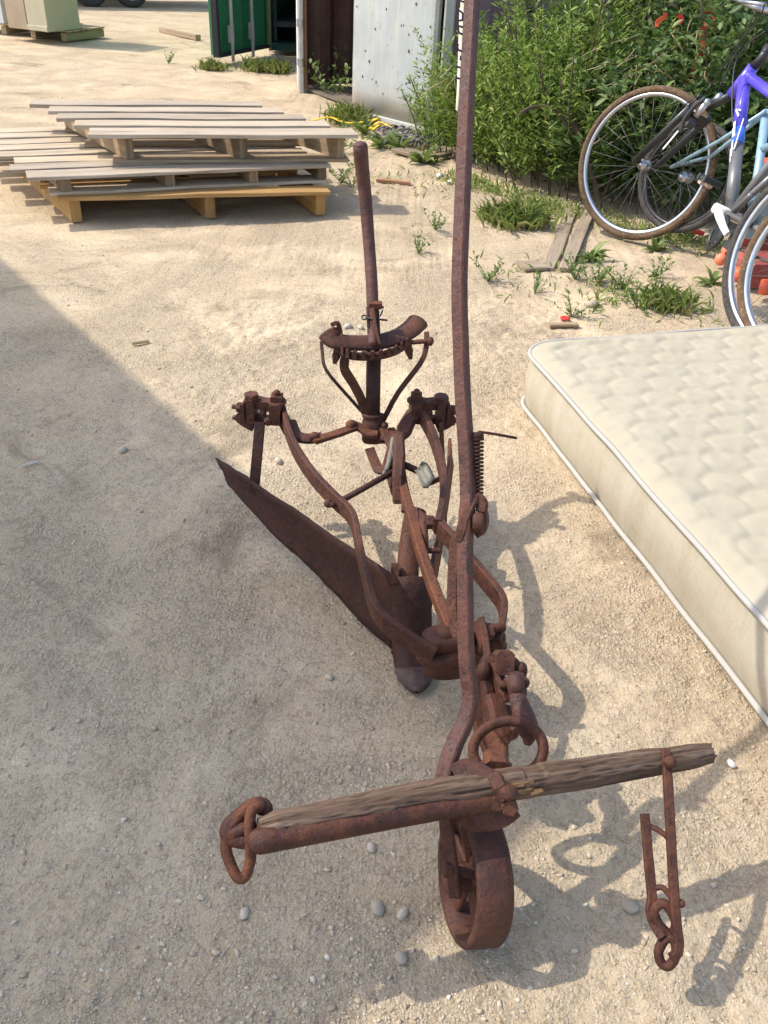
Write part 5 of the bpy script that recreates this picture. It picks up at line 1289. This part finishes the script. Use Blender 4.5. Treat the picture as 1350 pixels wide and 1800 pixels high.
WD=[(1037,455,'broad',.125,'upright leafy dandelion-like weed just right of the split plank'),
(915,395,'grass',.15,'thick tuft of green grass left of the split plank at the bush edge'),
(880,385,'grass',.11,'smaller grass tuft at the left end of the bush edge'),
(950,400,'sprig',.13,'leafy weed crowded between the grass tuft and the split plank'),
(765,405,'sprig',.10,'small weed just left of the tall lever, in the sunny dirt'),
(735,445,'sprig',.09,'low weed between the short lever handle and the tall lever'),
(858,490,'sprig',.11,'spindly weed right of the tall lever, in bare dirt'),
(940,515,'sprig',.08,'dry yellowish weed below the small board offcut'),
(1010,490,'sprig',.11,'ragged weed below the upright leafy one'),
(1050,500,'sprig',.13,'spreading weed patch between plank and mattress, left half'),
(1095,510,'sprig',.10,'spreading weed patch between plank and mattress, right half'),
(1150,490,'sprig',.11,'bushy weed below the tan bicycle tyre'),
(1165,540,'grass',.10,'green grass clump touching the far edge of the mattress'),
(1120,545,'sprig',.09,'low weed by the far edge of the mattress, left of the grass clump'),
(1200,550,'sprig',.08,'small pale weed by the far edge of the mattress, right of the grass clump'),
(1006,555,'sprig',.09,'little weed beside the red flower'),
(1150,440,'broad',.10,'broad leaf weed at the foot of the tan bicycle tyre'),
(1250,500,'broad',.085,'round-leaved weed left of the near bicycle wheel'),
(1215,425,'sprig',.13,'weeds growing under the red bar between the wheels'),
(640,235,'broad',.17,'bright broad clump of weed left of the open-bottomed white door'),
(672,262,'broad',.18,'bright leafy weed below the debris under the white door, left one'),
(700,268,'broad',.15,'bright leafy weed below the debris under the white door, middle one'),
(745,288,'broad',.15,'bright leafy weed below the corner of the white door'),
(612,215,'grass',.16,'grass tuft at the right end of the top pallet'),
(600,325,'sprig',.13,'weeds at the right end of the pallet stack'),
(598,270,'sprig',.18,'tall weed beside the right end of the middle pallet'),
(583,172,'sprig',.34,'tall spindly weed standing at the dark doorway'),
(556,160,'sprig',.24,'dark weed at the foot of the rotten door edge'),
(296,112,'sprig',.12,'lone small weed on the far open ground'),
(372,124,'grass',.13,'dry grass at the foot of the green door'),
(452,126,'grass',.15,'dark grass growing under the green door, left clump'),
(490,128,'grass',.15,'dark grass growing under the green door, right clump'),
(620,330,'sprig',.08,'tiny weed right of the yellow pallet leg')]
for i,(px,py,k,s,l) in enumerate(WD): weed(px,py,k,s,l,100+i)
# red flower
FL=empty('red_flower',G(993,562)); tag(FL,'small red flower head on the dirt near the far edge of the mattress','flower')
with part('petals',REDP,FL) as m:
    for k in range(7): 
        a=k*.9; ball(m,G(993,562)+Vector((.012*math.cos(a),.012*math.sin(a),.012)),.009,1,1,.5,8)
with part('stalk',LEAF_W,FL) as m: tube(m,[G(993,562),G(1003,556)+Vector((0,0,.02))],.002,5)
# ground cover along the bush foot and containers
def cover():
    rg=np.random.default_rng(77); n=5200; P=[]
    segs=[((640,225),(770,280),.10,800),((790,310),(1000,372),.07,1500),((1000,372),(1200,425),.08,900),((1200,425),(1340,452),.10,500),((600,190),(640,225),.10,400),((380,122),(500,128),.12,160),((900,480),(1230,540),.16,330),((600,300),(800,340),.14,200),((1050,520),(1220,555),.07,250)]
    for a,b,w,k in segs:
        A_,B_=W(*a,0),W(*b,0); t=rg.random(k); q=np.array(A_[:])[None]*(1-t[:,None])+np.array(B_[:])[None]*t[:,None]; q[:,:2]+=rg.normal(0,w,(k,2)); P.append(q)
    P=np.concatenate(P); P=P[rg.random(len(P))<.5]; P[:,2]=gheight(P[:,0],P[:,1])-.003; n=len(P)
    az=rg.random(n)*6.283; el=R(15)+R(65)*rg.random(n); D=np.stack([np.cos(az)*np.cos(el),np.sin(az)*np.cos(el),np.sin(el)],1)
    N=unit(np.cross(D,np.cross(np.array([[0,0,1.0]])+rg.normal(0,.3,(n,3)),D))); L=.02+.05*rg.random(n)**1.5; V,Fc=leafarr(P,D,N,L,L*.12+.003,.25)
    o=rawmesh('grass',V,Fc,GRASS); o['kind']='stuff'; tag(o,'thin grass and seedlings along the foot of the bush','grass')
cover()
# junk under the white door
DB=empty('debris_boards',W(700,240,0)); tag(DB,'broken boards and grey rubbish lying under the white door','debris')
with part('board',WOOD_PLANK,DB) as m:
    for (a,b,w) in (((662,232),(700,250),.10),((700,262),(752,276),.13),((648,215),(690,222),.08),((740,280),(790,270),.05)):
        A_,B_=W(*a,.03),W(*b,.03); bar(m,[A_,B_],w,.022)
with part('rubbish',plain('grey_rubbish',(.22,.20,.19),.85,.5,40,0,.6,.2),DB) as m:
    rg=random.Random(3)
    for k in range(120):
        p=W(rg.uniform(665,765),rg.uniform(238,266),.02); p.y+=.1; q=p+Vector((rg.uniform(-.09,.09),rg.uniform(-.06,.06),rg.uniform(.0,.06))); tube(m,[p,(p+q)/2+Vector((0,0,.03)),q],rg.uniform(.004,.009),5,curve=3)
YS=empty('yellow_strap',W(652,215,0)); tag(YS,'yellow webbing strap trailing out from under the white door','strap')
with part('webbing',YELLOW,YS) as m:
    bar(m,[W(548,212,.03),W(580,206,.05),W(605,215,.04),W(635,215,.05),W(662,209,.05)],.022,.006,curve=4)
    for q in ([(640,222),(662,209),(680,204)],[(650,226),(668,214),(676,222)],[(655,228),(672,217),(690,226)]): bar(m,[W(*p,.05) for p in q],.02,.006,curve=3)

# ================================================================== CAMERA, SKY AND SUN
cd=bpy.data.cameras.new('camera'); co=bpy.data.objects.new('camera',cd); COL.objects.link(co)
cd.sensor_fit='VERTICAL'; cd.sensor_height=24; cd.lens=24*FPX/1800; cd.clip_start=.05; cd.clip_end=2000
co.matrix_world=Matrix(((RGT.x,UPV.x,-FWD.x,CAM.x),(RGT.y,UPV.y,-FWD.y,CAM.y),(RGT.z,UPV.z,-FWD.z,CAM.z),(0,0,0,1)))
sc.camera=co
w=bpy.data.worlds.new('World'); sc.world=w; w.use_nodes=True; nt=w.node_tree
sky=nt.nodes.new('ShaderNodeTexSky'); sky.sky_type='NISHITA'; sky.sun_disc=False
sky.sun_elevation=math.asin(-SUN.z); sky.sun_rotation=math.atan2(-SUN.x,-SUN.y); sky.dust_density=2.2; sky.air_density=1.0
nt.links.new(sky.outputs[0],nt.nodes['Background'].inputs[0]); nt.nodes['Background'].inputs[1].default_value=.15
sd=bpy.data.lights.new('sun','SUN'); sd.energy=2.1; sd.angle=R(.7); sd.color=(1,.95,.86)
so=bpy.data.objects.new('sun',sd); COL.objects.link(so); so.rotation_mode='QUATERNION'; so.rotation_quaternion=Vector((0,0,-1)).rotation_difference(SUN); so.location=(-5,2,8)
sc.view_settings.view_transform='Standard'; sc.view_settings.look='None'; sc.view_settings.exposure=1.07; sc.view_settings.gamma=1
sc.render.engine='CYCLES'; sc.cycles.max_bounces=6; sc.cycles.use_denoising=True
